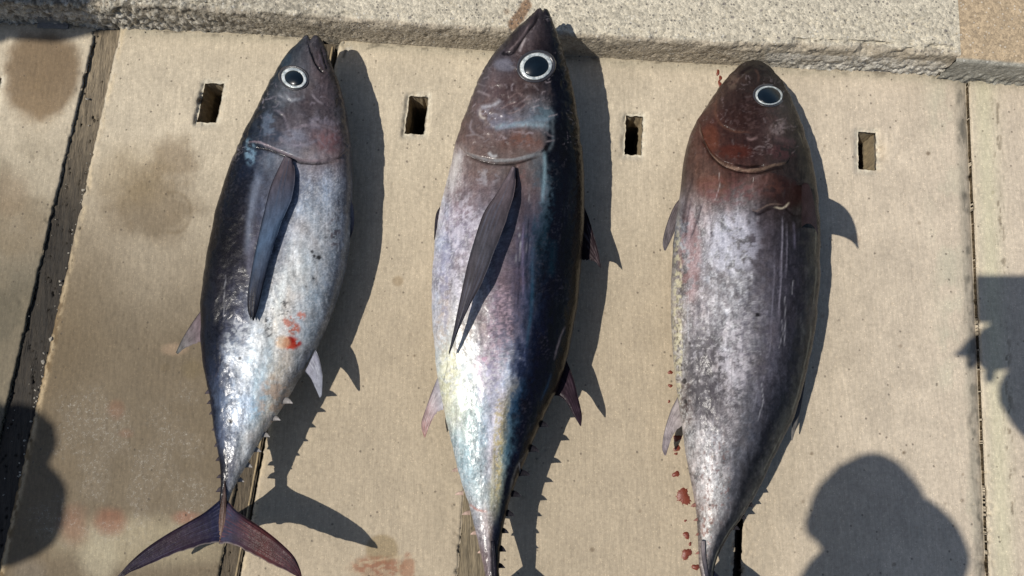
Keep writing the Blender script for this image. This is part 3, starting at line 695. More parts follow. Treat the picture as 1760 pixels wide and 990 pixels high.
        st = np.concatenate([np.arange(len(Fc))*4, len(Fc)*4+np.arange(len(tri))*3]).astype(np.int32)
        me.loops.add(len(loops)); me.loops.foreach_set('vertex_index', loops)
        me.polygons.add(len(st)); me.polygons.foreach_set('loop_start', st)
        me.update(calc_edges=True); me.validate()
        bmn = bmesh.new(); bmn.from_mesh(me); bmesh.ops.recalc_face_normals(bmn, faces=bmn.faces[:]); bmn.to_mesh(me); bmn.free()
        me.polygons.foreach_set('use_smooth', [True]*len(me.polygons))
        ac = me.color_attributes.new('tint', 'FLOAT_COLOR', 'POINT'); cc4 = np.ones((len(V), 4), np.float32); cc4[:, :3] = Cc; ac.data.foreach_set('color', cc4.ravel())
        ah = me.attributes.new('sheen', 'FLOAT', 'POINT'); ah.data.foreach_set('value', shn.astype(np.float32))
        me.materials.append(skin or SKIN); bo = bpy.data.objects.new('body', me); col.objects.link(bo); bo.parent = s.root; bo.location = -Vector(s.root.location)
        u_ = s.up.ravel(); s.PX = qx.ravel()[u_]; s.PY = qy.ravel()[u_]; s.PZ = W[:, :, 2].ravel()[u_]
    def sz(s, x, y):
        x = np.atleast_1d(np.asarray(x, float)); y = np.atleast_1d(np.asarray(y, float)); out = np.zeros(len(x))
        for k in range(len(x)):
            d = (s.PX-x[k])**2+(s.PY-y[k])**2; ix = np.argpartition(d, 6)[:6]; w_ = 1/(d[ix]+.3); out[k] = (s.PZ[ix]*w_).sum()/w_.sum()
        return out
    def fin(s, name, lead, trail, zf, c0, c1, th=.0022, n=34, m=18, ragged=0, label=None, rays=9, rayc=None, parent=None, cm=None, pale=None, outline=True):
        """lead/trail: pixel outlines from root to tip; zf(t,u) height in metres"""
        A = smooth(lead, n); B = smooth(trail, n); t = np.linspace(0, 1, n)[:, None]; u = np.linspace(0, 1, m)[None, :]
        X = A[:, 0:1]*(1-u)+B[:, 0:1]*u; Y = A[:, 1:2]*(1-u)+B[:, 1:2]*u
        if ragged: Y = Y+ragged*((vn(u*9+t*0, t*0+1.0, 4)-.5)*t+(vn(t*26+0*u, 0*t+u*0, 6)-.5)*ss(.8, 1, u)*.5)
        Z = np.vectorize(lambda a, b: zf(a, b))(t+0*u, u+0*t) if not isinstance(zf, np.ndarray) else zf
        rid = .5+.5*np.sin((u*rays+.6*vn(t*5, u*rays, 3))*2*math.pi)
        ed = np.minimum(1, np.minimum(u, 1-u)*6)**.5*np.minimum(1, (1-t)*10+.15)
        hth = th*(.35+.65*(1-t))*ed*(.92+.16*rid)+.0002
        top = P(X, Y, Z+hth); bot = P(X, Y, Z-hth)
        V = np.vstack([top.reshape(-1, 3), bot.reshape(-1, 3)]); f = gridf(n, m)
        idg = np.arange(n*m).reshape(n, m); per = np.concatenate([idg[0, :], idg[1:, -1], idg[-1, -2::-1], idg[-2:0:-1, 0]]); q = np.roll(per, -1)
        side = np.stack([per, q, q+n*m, per+n*m], -1)
        Fc = np.vstack([f, f[:, ::-1]+n*m, side])
        tt = (t+0*u)[..., None]; C = lin(c0)*(1-tt)+lin(c1)*tt
        if cm is not None: km = np.clip(1-abs(tt-.45)/.35, 0, 1); C = C*(1-km)+lin(cm)*km
        if outline: C = C*(1-.65*np.exp(-((u+0*t)/.07)**2))[..., None]
        if pale is not None: kp = ss(.955, .985, u+0*t)[..., None]*.85; C = C*(1-kp)+lin(pale)*kp
        C = C/1.7
        rc = lin(rayc)/1.7 if rayc is not None else C*1.35+.004
        k = (rid**4*.62*ss(.3, .6, fbm(u*4+0*t, t*6, 12)))[..., None]; C = C*(1-k)+rc*k
        C = C*(.5+1.0*fbm(X/5, Y/8, 9))[..., None]
        C = np.clip(np.vstack([C.reshape(-1, 3)]*2), .002, .8)
        o = mesh(name, V, Fc, FIN, parent or s.root, C, {'sheen': np.full(len(V), .3)})
        if label: o['label'] = label
        return o
    def flatfin(s, name, lead, trail, z0, z1, *a, **k):
        return s.fin(name, lead, trail, lambda t, u: z0+(z1-z0)*t, *a, **k)
    def eye(s, cx, cy, rx, ry, rot, pup=.68, lift=.0022, px_off=(0, 0), lid=0):
        # plane fitted to the skin around the eye
        a = np.linspace(0, 2*math.pi, 20, endpoint=False); rr_ = np.repeat([.35, .75, 1.1], 20); a = np.tile(a, 3); xs = cx+rx*rr_*np.cos(a); ys = cy+ry*rr_*np.sin(a); zs = s.sz(xs, ys)
        bas = lambda dx, dy: np.stack([np.ones_like(dx), dx, dy, dx*dx, dx*dy, dy*dy], -1)
        co = np.linalg.lstsq(bas(xs-cx, ys-cy), zs, rcond=None)[0]
        cr, sr = math.cos(rot), math.sin(rot)
        def disc(r0, r1, nr, prof, k=64, ox=0, oy=0, egg=0, sx=1, sy=1):
            r = np.linspace(r0, r1, nr)[:, None]; an = np.linspace(0, 2*math.pi, k, endpoint=False)[None, :]
            lx = rx*sx*r*np.cos(an)*(1+egg*np.sin(an)); ly = ry*sy*r*np.sin(an)
            X = cx+ox+lx*cr-ly*sr; Y = cy+oy+lx*sr+ly*cr
            Z = bas(X-cx, Y-cy) @ co+prof(r+0*an)
            return P(X, Y, Z), nr, k
        W, nr, k = disc(.60, 1.0, 14, lambda r: lift+.0008+.0010*np.sin((r-.60)/.40*math.pi)-.0045*ss(.90, 1.0, r))
        f = gridf(nr, k, True); o = mesh('eye', W.reshape(-1, 3), f, EYE_W, s.root)
        W, nr, k = disc(0.0, pup, 12, lambda r: lift-.0008+.0066*(1-(r/pup)**2*.62)-.0016*ss(pup*.9, pup, r), ox=px_off[0], oy=px_off[1], egg=.06)
        mesh('pupil', W.reshape(-1, 3), gridf(nr, k, True), EYE_B, o)
        # dark soft socket ring of skin
        W, nr, k = disc(.93, 1.20, 8, lambda r: .0004+.0020*np.sin((np.clip(r, .93, 1.20)-.93)/.27*math.pi)**1.0-.0022*ss(1.08, 1.2, r))
        mesh('eye_socket', W.reshape(-1, 3), gridf(nr, k, True), SOCK, s.root)
        return o
    def finlets(s, pts, side, size, z, c, w_=.5):
        for (x, y) in pts:
            dx = side*size*random.uniform(.8, 1.15); h = size*random.uniform(.75, 1.0)
            x = x-side*1.2; lead = [(x-dx*1.0, y-h*.8), (x+dx*.1, y-h*.35), (x+dx*.62, y+h*.35)]; trail = [(x-dx*1.0, y+h*.5), (x+dx*.0, y+h*.42), (x+dx*.62, y+h*.42)]
            o = s.fin('finlet', lead, trail, lambda t, u: z+.002*t, c, tuple(min(255, q*1.2+10) for q in c), .0014, 8, 6, 0, None, 2)
SOCK = plain('eye_socket_skin', (.03, .028, .032), .3, 200, .4, Coat_Weight=.4)

# ---- first fish -----------------------------------------------------
f1 = Fish('tuna', 'smallest tuna on the left with full forked tail and red wound on its silver belly', [(424, 246), (460, 252), (492, 265), (515, 274), (545, 277), (580, 272)],
    [(522, 63), (511, 78), (498, 93), (478, 125), (458, 161), (442, 196), (421, 234), (405, 274), (389, 319), (375, 367), (363, 420), (354, 478), (349, 529), (348, 581), (352, 620), (358, 655), (365, 700), (372, 749), (378, 783), (381, 815), (380, 846), (377, 870), (374, 905)],
    [(547, 60), (559, 80), (571, 113), (582, 143), (592, 178), (599, 218), (603, 266), (604.5, 315), (603, 360), (600, 416), (593, 458), (584, 494), (571, 532), (557, 568), (544, 597), (529, 626), (512, 652), (493, 685), (474, 714), (455, 743), (439, 771), (423, 799), (409, 824), (398, 846), (391, 870), (386, 905)],
    902, [(0, .75), (.1, .64), (.3, .54), (.6, .52), (.8, .62), (.93, .95), (1, .5)], .056,
    [(60, [(60, 65, 75), (75, 72, 80), (80, 75, 80), (70, 65, 70)]),
     (110, [(48, 58, 68), (80, 85, 92), (100, 95, 100), (95, 80, 84), (78, 70, 74)]),
     (134, [(45, 55, 66), (100, 105, 112), (115, 110, 115), (100, 86, 90), (80, 72, 76)]),
     (165, [(42, 50, 62), (100, 104, 112), (92, 86, 92), (96, 84, 90), (84, 76, 80)]),
     (200, [(32, 40, 54), (70, 74, 84), (95, 86, 92), (98, 90, 96), (92, 84, 90), (96, 92, 96)]),
     (240, [(22, 30, 48), (60, 72, 90), (92, 92, 104), (120, 116, 128), (118, 98, 104), (125, 98, 102), (100, 100, 106)]),
     (270, [(20, 26, 46), (40, 54, 80), (112, 120, 134), (130, 128, 136), (136, 124, 128), (136, 116, 118), (110, 112, 120)]),
     (320, [(20, 24, 42), (26, 29, 46), (92, 100, 120), (110, 118, 140), (150, 160, 178), (160, 168, 184), (112, 120, 134)]),
     (400, [(24, 24, 34), (34, 31, 40), (78, 77, 95), (150, 156, 172), (196, 200, 206), (186, 192, 200), (120, 134, 148)]),
     (480, [(26, 30, 44), (38, 36, 50), (62, 60, 76), (140, 144, 156), (210, 212, 210), (206, 208, 206), (160, 172, 184), (118, 128, 138)]),
     (560, [(20, 26, 46), (28, 30, 50), (84, 92, 118), (196, 204, 212), (222, 216, 204), (206, 206, 206), (168, 180, 190), (126, 134, 142)]),
     (640, [(18, 26, 50), (38, 52, 84), (176, 188, 204), (200, 212, 222), (190, 210, 222), (206, 196, 176), (170, 168, 164), (130, 132, 134)]),
     (700, [(28, 38, 62), (90, 108, 138), (184, 196, 212), (176, 192, 212), (160, 196, 218), (198, 186, 164), (196, 190, 180)]),
     (760, [(44, 52, 76), (96, 106, 130), (150, 160, 176), (200, 202, 202), (204, 202, 198), (186, 186, 182)]),
     (810, [(34, 34, 46), (52, 54, 70), (110, 112, 124), (186, 186, 186), (186, 186, 184)]),
     (850, [(34, 32, 44), (50, 48, 60), (120, 124, 134), (140, 146, 152)]),
     (905, [(44, 40, 56), (150, 110, 90), (90, 90, 100)])],
    strokes=[([(426, 246), (445, 245), (468, 254), (492, 265), (515, 274), (545, 277), (578, 272)], 1.3, (170, 150, 156), .7),
             ([(426, 250), (470, 260), (500, 270), (530, 279), (560, 280)], 2.2, (60, 54, 66), .5),
             ([(532, 80), (538, 96), (543, 110), (552, 120), (560, 128)], 1.8, (24, 20, 26), .9),
             ([(550, 84), (556, 104), (562, 122)], 1.6, (36, 30, 36), .7),
             ([(548, 92), (552, 106), (558, 118)], 1.6, (122, 110, 118), .6),
             ([(488, 160), (500, 172), (512, 168)], 2.5, (160, 164, 172), .6),
             ([(476, 160), (490, 170), (510, 172), (524, 164)], 3.2, (132, 134, 142), .7),
             ([(534, 160), (545, 172), (556, 180)], 2.0, (150, 140, 146), .7),
             ([(470, 188), (485, 195), (492, 212), (495, 228)], 2.0, (138, 130, 140), .55),
             ([(500, 222), (530, 215), (560, 218), (580, 228)], 2.2, (142, 132, 140), .6),
             ([(478, 236), (500, 250), (530, 248), (552, 236)], 3.0, (140, 136, 148), .6),
             ([(540, 320), (560, 345), (592, 380)], 1.3, (196, 204, 214), .5), ([(545, 262), (562, 246), (572, 230)], 2.5, (134, 88, 92), .35),
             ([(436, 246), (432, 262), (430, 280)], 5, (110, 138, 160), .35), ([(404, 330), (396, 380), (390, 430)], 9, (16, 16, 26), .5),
             ([(446, 300), (438, 330), (430, 380), (424, 440)], 6, (150, 160, 180), .45), ([(432, 480), (428, 440), (440, 400)], 5, (142, 142, 160), .4)],
    blobs=[(462, 215, 13, 28, (112, 126, 146), .55, 8, .42), (505, 234, 24, 14, (140, 142, 156), .6, 7, .46), (550, 212, 28, 13, (134, 128, 140), .55, 7, .48), (430, 262, 11, 24, (126, 156, 176), .7, 5, .46), (520, 180, 40, 16, (64, 56, 62), .5, 5, .5), (490, 100, 12, 24, (60, 78, 92), .5, 7, .42), (475, 235, 14, 12, (56, 70, 90), .6, 7, .4), (566, 245, 22, 22, (134, 92, 94), .42, 7, .46), (500, 590, 17, 13, (206, 66, 36), .95, 7, .36), (497, 585, 10, 7, (176, 28, 16), .9, 6, .42), (511, 590, 9, 6, (190, 40, 26), .85, 5, .4), (505, 565, 13, 12, (206, 104, 70), .8, 6, .46), (518, 543, 9, 9, (206, 120, 96), .8, 5, .44), (486, 588, 15, 13, (214, 178, 140), .7, 9, .3), (496, 552, 12, 12, (206, 110, 80), .7, 5, .52),
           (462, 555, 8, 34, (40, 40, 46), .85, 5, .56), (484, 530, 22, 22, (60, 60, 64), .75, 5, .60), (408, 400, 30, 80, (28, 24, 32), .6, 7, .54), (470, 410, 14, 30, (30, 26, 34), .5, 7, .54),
           (470, 690, 36, 50, (206, 170, 140), .5, 9, .50), (448, 662, 16, 44, (156, 186, 202), .35, 9, .46), (400, 720, 26, 70, (70, 78, 98), .5, 6, .6), (420, 600, 40, 60, (226, 230, 232), .5, 7, .52), (575, 400, 14, 30, (84, 60, 64), .6, 6, .60)],
    plates=[([(436, 190), (470, 186), (520, 178), (590, 176), (604, 250), (580, 272), (545, 277), (515, 274), (492, 265), (460, 252), (424, 246)], .0042, 3), ([(470, 150), (556, 150), (560, 200), (545, 228), (500, 232), (470, 215)], .0016, 3)],
    grooves=[([(530, 68), (533, 84), (540, 102), (548, 118), (560, 128)], 2.2, .0035), ([(552, 80), (558, 104), (564, 122)], 1.8, .0015), ([(478, 166), (498, 174), (522, 168)], 2, .001), ([(470, 190), (490, 204), (494, 230)], 2.5, .0012)],
    darkspots=[(548, 443, 4.5, .9), (536, 433, 3.5, .8), (540, 440, 3, .8), (539, 478, 2.2, .8), (526, 492, 2, .6), (396, 724, 4.5, .85), (412, 616, 3, .7), (560, 408, 3, .6), (574, 408, 2.4, .7)],
    notch=(534, 66, 10, 4.2), desat=.16, warm=(1.0, 1, 1.0), gloss=(450, 590, 150, 262, 34), seed=0, zrise=.034, zhead=.020)
f1.eye(505.5, 134, 23.5, 18.5, .30, .74, px_off=(0, 0))
zf_ = lambda lift: None
def surf_fin(fs, name, lead, trail, lift, *a, **k):
    n, m = 34, 18; A = smooth(lead, n); B = smooth(trail, n); t = np.linspace(0, 1, n)[:, None]; u = np.linspace(0, 1, m)[None, :]
    X = A[:, 0:1]*(1-u)+B[:, 0:1]*u; Y = A[:, 1:2]*(1-u)+B[:, 1:2]*u
    Zc = fs.sz(X[:, m//2], Y[:, m//2]); Zc = np.convolve(np.pad(Zc, 4, 'edge'), np.ones(9)/9, 'valid')
    Zs = fs.sz(X.ravel(), Y.ravel()).reshape(n, m); Zl = Zs.max(1)
    Z = np.maximum(Zs*.5+Zc[:, None]*.5, 0)+np.array([lift(q) for q in t[:, 0]])[:, None]+.003*np.sin(u*math.pi)
    return fs.fin(name, lead, trail, np.maximum(Z, Zs+.0012), *a, **k)
surf_fin(f1, 'pectoral_fin', [(489, 268), (467, 315), (454, 363), (441, 420), (432, 465), (426, 500), (425.5, 529), (431, 547)], [(503, 274), (507, 300), (502, 338), (485, 380), (470, 425), (457, 475), (446, 522), (437, 551)],
    lambda t: .003+.030*t-.025*t*t, (96, 86, 92), (16, 18, 26), .0022, cm=(84, 104, 130), ragged=9, label='long blue-grey side fin pressed along the flank', rays=7, rayc=(70, 84, 106))
f1.flatfin('second_dorsal_fin', [(352, 525), (331, 553), (313, 582), (302, 605)], [(352, 584), (337, 590), (320, 598), (306, 608)], .062, .048, (128, 110, 116), (110, 112, 110), .0014, ragged=5, rays=8)
f1.flatfin('anal_fin', [(542, 600), (549, 617), (554, 645), (553.5, 676), (551, 683)], [(524, 638), (534, 650), (541, 665), (547, 678), (549, 683)], .066, .074, (150, 150, 164), (168, 172, 184), .0014, rays=7, rayc=(210, 214, 222))
f1.flatfin('pelvic_fin', [(600, 338), (606, 350), (609, 375), (607, 395), (602, 409)], [(594, 344), (598, 358), (601, 378), (601, 394), (600, 408)], .052, .05, (170, 166, 172), (60, 52, 58), .0018, rays=4)
f1.finlets([(359, 672), (362, 690), (366, 708), (369, 736), (373, 763), (376, 788), (378, 818), (377.5, 841)], -1, 12, .080, (60, 54, 60))
f1.finlets([(497, 689), (477, 719), (458, 747), (444, 773), (429, 799), (414, 824)], 1, 11, .078, (140, 136, 134))
tl = .092
f1.flatfin('tail_lobe', [(377, 860), (352, 880), (330, 893), (286, 918), (249, 943), (221, 968), (199, 994)], [(384, 935), (365, 933), (327, 943), (290, 956), (252, 973), (226, 984), (202, 995)], tl, tl+.012, (30, 34, 62), (44, 30, 34), .0045, 60, 34, cm=(56, 42, 54), pale=(150, 140, 136), ragged=5, label='left lobe of the forked tail, blue black with a purple edge', rays=11, rayc=(72, 72, 100))
f1.flatfin('tail_lobe', [(391, 860), (405, 876), (420, 887), (452, 908), (480, 930), (505, 955), (516, 978), (520, 996)], [(376, 935), (398, 935), (427, 949), (462, 968), (490, 981), (508, 991), (518, 997)], tl, tl+.040, (60, 62, 84), (32, 20, 24), .0045, 60, 34, cm=(78, 42, 42), pale=(160, 146, 140), ragged=5, label='right lobe of the forked tail, dark red brown', rays=12, rayc=(120, 66, 66))
f1.flatfin('tail_keel', [(386, 822), (380, 860), (375, 895), (377, 932)], [(387, 822), (390, 860), (388, 900), (378, 932)], tl+.002, tl+.003, (34, 32, 40), (128, 100, 86), .005, rays=2, rayc=(150, 120, 110))

# ---- second fish ----------------------------------------------------
f2 = Fish('tuna', 'largest tuna in the middle with dark blue back, its snout over the kerb', [(800, 262), (820, 270), (845, 276), (878, 277), (905, 270), (930, 262)],
    [(927, 13), (913, 27), (890, 50), (867, 75), (843, 105), (823, 140), (807, 180), (794, 215), (783, 253), (771, 300), (757, 358), (748, 413), (743, 472), (742, 523), (745, 575), (750, 630), (756, 671), (765, 714), (775, 758), (785, 797), (795, 836), (806, 868), (816, 907), (824, 943), (832, 978), (838, 1010), (842, 1045)],
    [(939, 15), (947, 32), (958, 63), (970, 100), (980, 135), (988, 173), (995, 217), (1001, 267), (1004, 310), (1004, 355), (1002, 410), (998, 472), (992, 523), (985, 568), (975, 615), (961, 663), (947, 691), (932, 722), (915, 762), (901, 797), (886, 832), (874, 868), (866, 903), (861, 939), (858, 974), (857, 1010), (856, 1045)],
    1042, [(0, .78), (.1, .66), (.3, .57), (.6, .56), (.85, .70), (.95, 1.0), (1, .6)], .069,
    [(15, [(70, 62, 68), (62, 56, 62), (30, 34, 44)]),
     (60, [(60, 50, 52), (96, 84, 88), (60, 52, 58), (20, 25, 40)]),
     (110, [(74, 68, 76), (85, 80, 90), (78, 62, 64), (60, 48, 52), (24, 26, 36), (15, 20, 35)]),
     (160, [(90, 80, 86), (106, 92, 98), (92, 74, 76), (96, 84, 86), (78, 70, 74), (16, 24, 44), (13, 16, 26)], [0, .15, .35, .55, .72, .80, 1]),
     (205, [(95, 80, 80), (105, 90, 92), (108, 106, 120), (108, 110, 124), (96, 116, 134), (14, 22, 42), (12, 14, 25)], [0, .15, .35, .55, .73, .80, 1]),
     (240, [(110, 95, 98), (105, 88, 88), (104, 80, 76), (110, 86, 82), (100, 96, 102), (18, 20, 34), (12, 16, 28)], [0, .15, .35, .55, .70, .78, 1]),
     (270, [(168, 160, 164), (122, 104, 102), (112, 98, 98), (110, 98, 98), (100, 105, 115), (13, 24, 42), (12, 16, 26), (26, 24, 28)], [0, .13, .35, .55, .66, .74, .92, 1]),
     (320, [(200, 196, 202), (128, 112, 116), (112, 98, 104), (100, 86, 90), (102, 88, 92), (84, 104, 120), (12, 30, 44), (10, 13, 22)], [0, .12, .3, .48, .64, .72, .78, 1]),
     (400, [(190, 192, 208), (164, 154, 170), (160, 156, 170), (150, 148, 160), (88, 78, 90), (66, 70, 92), (36, 66, 82), (12, 25, 42), (9, 11, 20)], [0, .15, .3, .42, .55, .65, .72, .78, 1]),
     (480, [(174, 176, 194), (156, 150, 162), (168, 164, 168), (120, 104, 116), (104, 90, 102), (74, 72, 94), (40, 54, 76), (12, 20, 38), (10, 12, 22)], [0, .15, .3, .42, .52, .62, .70, .78, 1]),
     (560, [(184, 184, 192), (196, 190, 184), (190, 184, 180), (150, 132, 144), (124, 112, 128), (66, 72, 96), (18, 28, 56), (10, 14, 26), (16, 16, 20)], [0, .15, .28, .40, .52, .64, .74, .86, 1]),
     (640, [(196, 200, 196), (214, 214, 198), (208, 214, 218), (184, 174, 196), (176, 184, 200), (34, 50, 86), (12, 18, 40), (14, 14, 22)], [0, .12, .30, .42, .54, .63, .78, 1]),
     (700, [(200, 200, 180), (212, 214, 194), (188, 208, 210), (172, 172, 190), (200, 196, 208), (168, 158, 124), (44, 82, 112), (11, 20, 44), (12, 12, 22)], [0, .14, .30, .44, .52, .59, .66, .76, 1]),
     (780, [(164, 182, 190), (172, 192, 196), (168, 184, 192), (182, 178, 190), (166, 162, 132), (84, 122, 140), (13, 24, 50), (13, 15, 24)], [0, .2, .4, .52, .62, .71, .80, 1]),
     (850, [(158, 168, 176), (168, 186, 192), (170, 184, 188), (188, 184, 156), (110, 120, 112), (14, 18, 36), (22, 22, 30)], [0, .25, .5, .64, .74, .82, 1]),
     (910, [(130, 124, 132), (180, 176, 180), (176, 160, 150), (36, 42, 62), (13, 15, 26)], [0, .3, .5, .66, 1]),
     (960, [(122, 108, 110), (120, 104, 106), (60, 56, 66), (13, 15, 26), (14, 14, 22)]),
     (1045, [(110, 98, 100), (70, 62, 68), (14, 16, 26), (12, 12, 20)])],
    strokes=[([(929, 18), (918, 40), (900, 62), (884, 88), (870, 94)], 2.2, (24, 20, 26), .9), ([(904, 64), (897, 78), (893, 90)], 2.2, (176, 168, 174), .85), ([(912, 40), (890, 72), (874, 88)], 1.5, (140, 126, 132), .6),
             ([(800, 262), (820, 270), (845, 276), (878, 276), (905, 270), (932, 262)], 1.7, (176, 182, 192), .7), ([(806, 268), (840, 282), (880, 282)], 3, (70, 60, 66), .45),
             ([(850, 222), (870, 216), (895, 214), (948, 216)], 4.5, (142, 166, 184), .8), ([(870, 218), (910, 208), (948, 206)], 3.5, (120, 140, 160), .7), ([(846, 206), (870, 200), (880, 210), (850, 226)], 2.5, (130, 128, 150), .6),
             ([(825, 184), (845, 182), (862, 172)], 3, (168, 170, 184), .75), ([(824, 186), (826, 200), (836, 204)], 2.2, (186, 180, 178), .8), ([(820, 156), (845, 166)], 1.8, (150, 140, 148), .7),
             ([(858, 190), (872, 180), (888, 176)], 1.6, (140, 120, 122), .6), ([(868, 196), (890, 190), (905, 176)], 1.4, (150, 134, 138), .6), ([(874, 170), (890, 160), (900, 168)], 1.4, (140, 122, 124), .55), ([(884, 185), (900, 172), (916, 170)], 1.3, (146, 130, 132), .6),
             ([(852, 112), (868, 106), (878, 104)], 7, (118, 118, 134), .5), ([(800, 234), (820, 232), (834, 240)], 1.5, (150, 142, 148), .6), ([(812, 204), (808, 220), (818, 232)], 2, (146, 140, 150), .55),
             ([(936, 256), (936, 300), (932, 350)], 3.2, (140, 172, 190), .6), ([(884, 280), (885, 310), (878, 345)], 4.0, (16, 14, 18), .95),
             ([(948, 182), (950, 240), (942, 262)], 3, (130, 145, 158), .35), ([(787, 262), (781, 290), (776, 330)], 6, (206, 204, 208), .7),
             ([(840, 262), (848, 270), (856, 268)], 2.5, (208, 214, 224), .7), ([(900, 380), (898, 420), (899, 470), (900, 520)], 1.6, (120, 112, 140), .7), ([(908, 370), (908, 430), (904, 500)], 1.3, (30, 34, 50), .7), ([(893, 400), (892, 470), (890, 540)], 1.5, (36, 34, 46), .55),
             ([(915, 420), (914, 520), (904, 600)], 3.0, (40, 84, 108), .5), ([(952, 410), (950, 440), (946, 480)], 7, (22, 50, 64), .5), ([(972, 560), (960, 590), (952, 620)], 1.6, (106, 98, 102), .8), ([(948, 640), (942, 660), (930, 690)], 2, (44, 70, 100), .4),
             ([(855, 700), (850, 760), (846, 840), (843, 880)], 2.4, (206, 196, 156), .4), ([(822, 610), (824, 640), (826, 700)], 4.0, (226, 206, 220), .5), ([(806, 866), (820, 876), (838, 880)], 2.0, (180, 116, 100), .7), ([(832, 870), (838, 920), (842, 990)], 2.6, (196, 184, 186), .5),
             ([(905, 780), (890, 800), (880, 830), (872, 870)], 2.0, (120, 116, 112), .5)],
    blobs=[(868, 112, 22, 12, (122, 124, 142), .6, 8, .44), (930, 195, 20, 16, (92, 114, 130), .6, 7, .42), (840, 195, 22, 18, (132, 132, 150), .55, 6, .47), (866, 214, 34, 9, (124, 126, 146), .65, 5, .46), (895, 240, 22, 16, (130, 90, 78), .5, 9, .4), (836, 240, 30, 16, (126, 112, 114), .4, 9, .42), (880, 62, 14, 24, (50, 42, 48), .5, 6, .45), (900, 150, 44, 14, (58, 44, 46), .55, 6, .46), (850, 160, 20, 20, (76, 62, 68), .5, 6, .45), (884, 178, 26, 18, (74, 48, 48), .5, 7, .48), (826, 620, 16, 14, (196, 150, 170), .6, 8, .46), (915, 250, 22, 16, (126, 90, 80), .45, 10, .4), (895, 295, 10, 26, (130, 96, 96), .4, 8, .4), (772, 645, 20, 60, (226, 222, 176), .45, 8, .44), (856, 760, 9, 110, (196, 176, 116), .6, 3.4, .54), (800, 640, 70, 70, (240, 240, 232), .35, 5, .56),
           (800, 440, 34, 120, (214, 210, 222), .5, 9, .50), (765, 470, 10, 120, (150, 150, 176), .45, 8, .5), (860, 560, 26, 90, (198, 172, 182), .45, 4, .56), (835, 305, 26, 16, (160, 160, 172), .5, 6, .54), (760, 560, 14, 60, (190, 170, 150), .4, 5, .56)],
    plates=[([(950, 180), (952, 240), (930, 262), (905, 270), (878, 277), (845, 276), (820, 270), (800, 262), (790, 250), (806, 190), (840, 110), (900, 60), (950, 60)], .0048, 3)],
    grooves=[([(928, 16), (918, 40), (900, 62), (884, 88), (872, 95)], 2.6, .0035), ([(884, 280), (886, 300), (882, 340)], 3.5, .003), ([(908, 370), (908, 430), (904, 500)], 1.4, .0012), ([(858, 190), (872, 180), (888, 176)], 1.6, .0012), ([(866, 212), (900, 206), (940, 204)], 2.0, .0012), ([(868, 196), (890, 190), (905, 176)], 1.6, .0012)],
    darkspots=[(866, 92, 4, .9), (938, 255, 5, .9), (871, 93, 3, .9)],
    notch=(933, 15, 7, 2.6), desat=.08, warm=(1.04, 1, .92), gloss=(812, 945, 130, 262, 60), seed=40, zrise=.018, zhead=.070)
f2.eye(921.5, 114, 30, 24.5, -.25, .77)
surf_fin(f2, 'pectoral_fin', [(880, 286), (855, 330), (832, 364), (817, 406), (803, 455), (789, 520), (779, 568), (771, 607)], [(886, 288), (885, 325), (872, 372), (850, 432), (829, 485), (806, 530), (787, 573), (773, 607)],
    lambda t: .006+.090*t-.075*t*t, (118, 104, 108), (20, 28, 38), .0025, cm=(78, 76, 82), ragged=8, label='long dark side fin standing off the flank', rays=6, rayc=(104, 108, 124))
f2.flatfin('first_dorsal_fin', [(1002, 350), (1012, 375), (1021, 405), (1028, 430), (1033, 459)], [(996, 446), (1006, 447), (1014, 447), (1022, 451), (1031, 458)], .06, .072, (36, 28, 32), (50, 38, 42), .0016, ragged=7, rays=6, rayc=(120, 108, 110))
f2.flatfin('second_dorsal_fin', [(970, 612), (984, 645), (993, 680), (1000, 712), (999, 732)], [(946, 680), (962, 681), (974, 692), (986, 714), (997, 732)], .064, .076, (46, 34, 42), (40, 30, 38), .0022, rays=6, rayc=(84, 66, 76))
f2.flatfin('anal_fin', [(756, 640), (744, 668), (733, 698), (724, 728), (729, 751)], [(762, 704), (752, 708), (745, 718), (739, 732), (731, 751)], .062, .050, (176, 176, 186), (180, 128, 116), .0016, ragged=6, rays=6, rayc=(220, 214, 214))
f2.flatfin('pelvic_fin', [(757, 354), (750, 366), (747, 385), (746, 412)], [(760, 360), (755, 375), (752, 392), (747, 412)], .05, .046, (60, 54, 62), (40, 36, 44), .0016, rays=3)
f2.finlets([(937, 729), (920, 771), (904, 813), (889, 849), (877, 882), (868, 912), (864, 943), (861, 972)], 1, 13, .082, (26, 24, 30))
f2.finlets([(779, 808), (786, 848), (798, 882), (812, 916), (824, 948)], -1, 8, .078, (186, 160, 146))
f2.flatfin('tail_lobe', [(838, 1010), (800, 1040), (740, 1080), (690, 1130)], [(850, 1085), (800, 1095), (740, 1115), (695, 1134)], .085, .09, (40, 40, 58), (40, 30, 36), .0045, rays=9)
f2.flatfin('tail_lobe', [(857, 1010), (890, 1040), (945, 1080), (990, 1130)], [(846, 1085), (890, 1095), (945, 1115), (985, 1134)], .085, .09, (40, 40, 58), (40, 30, 36), .0045, rays=9)
f2.flatfin('tail_keel', [(843, 930), (846, 980), (845, 1030)], [(850, 930), (854, 980), (852, 1030)], .098, .096, (30, 30, 40), (40, 36, 46), .003, rays=2)

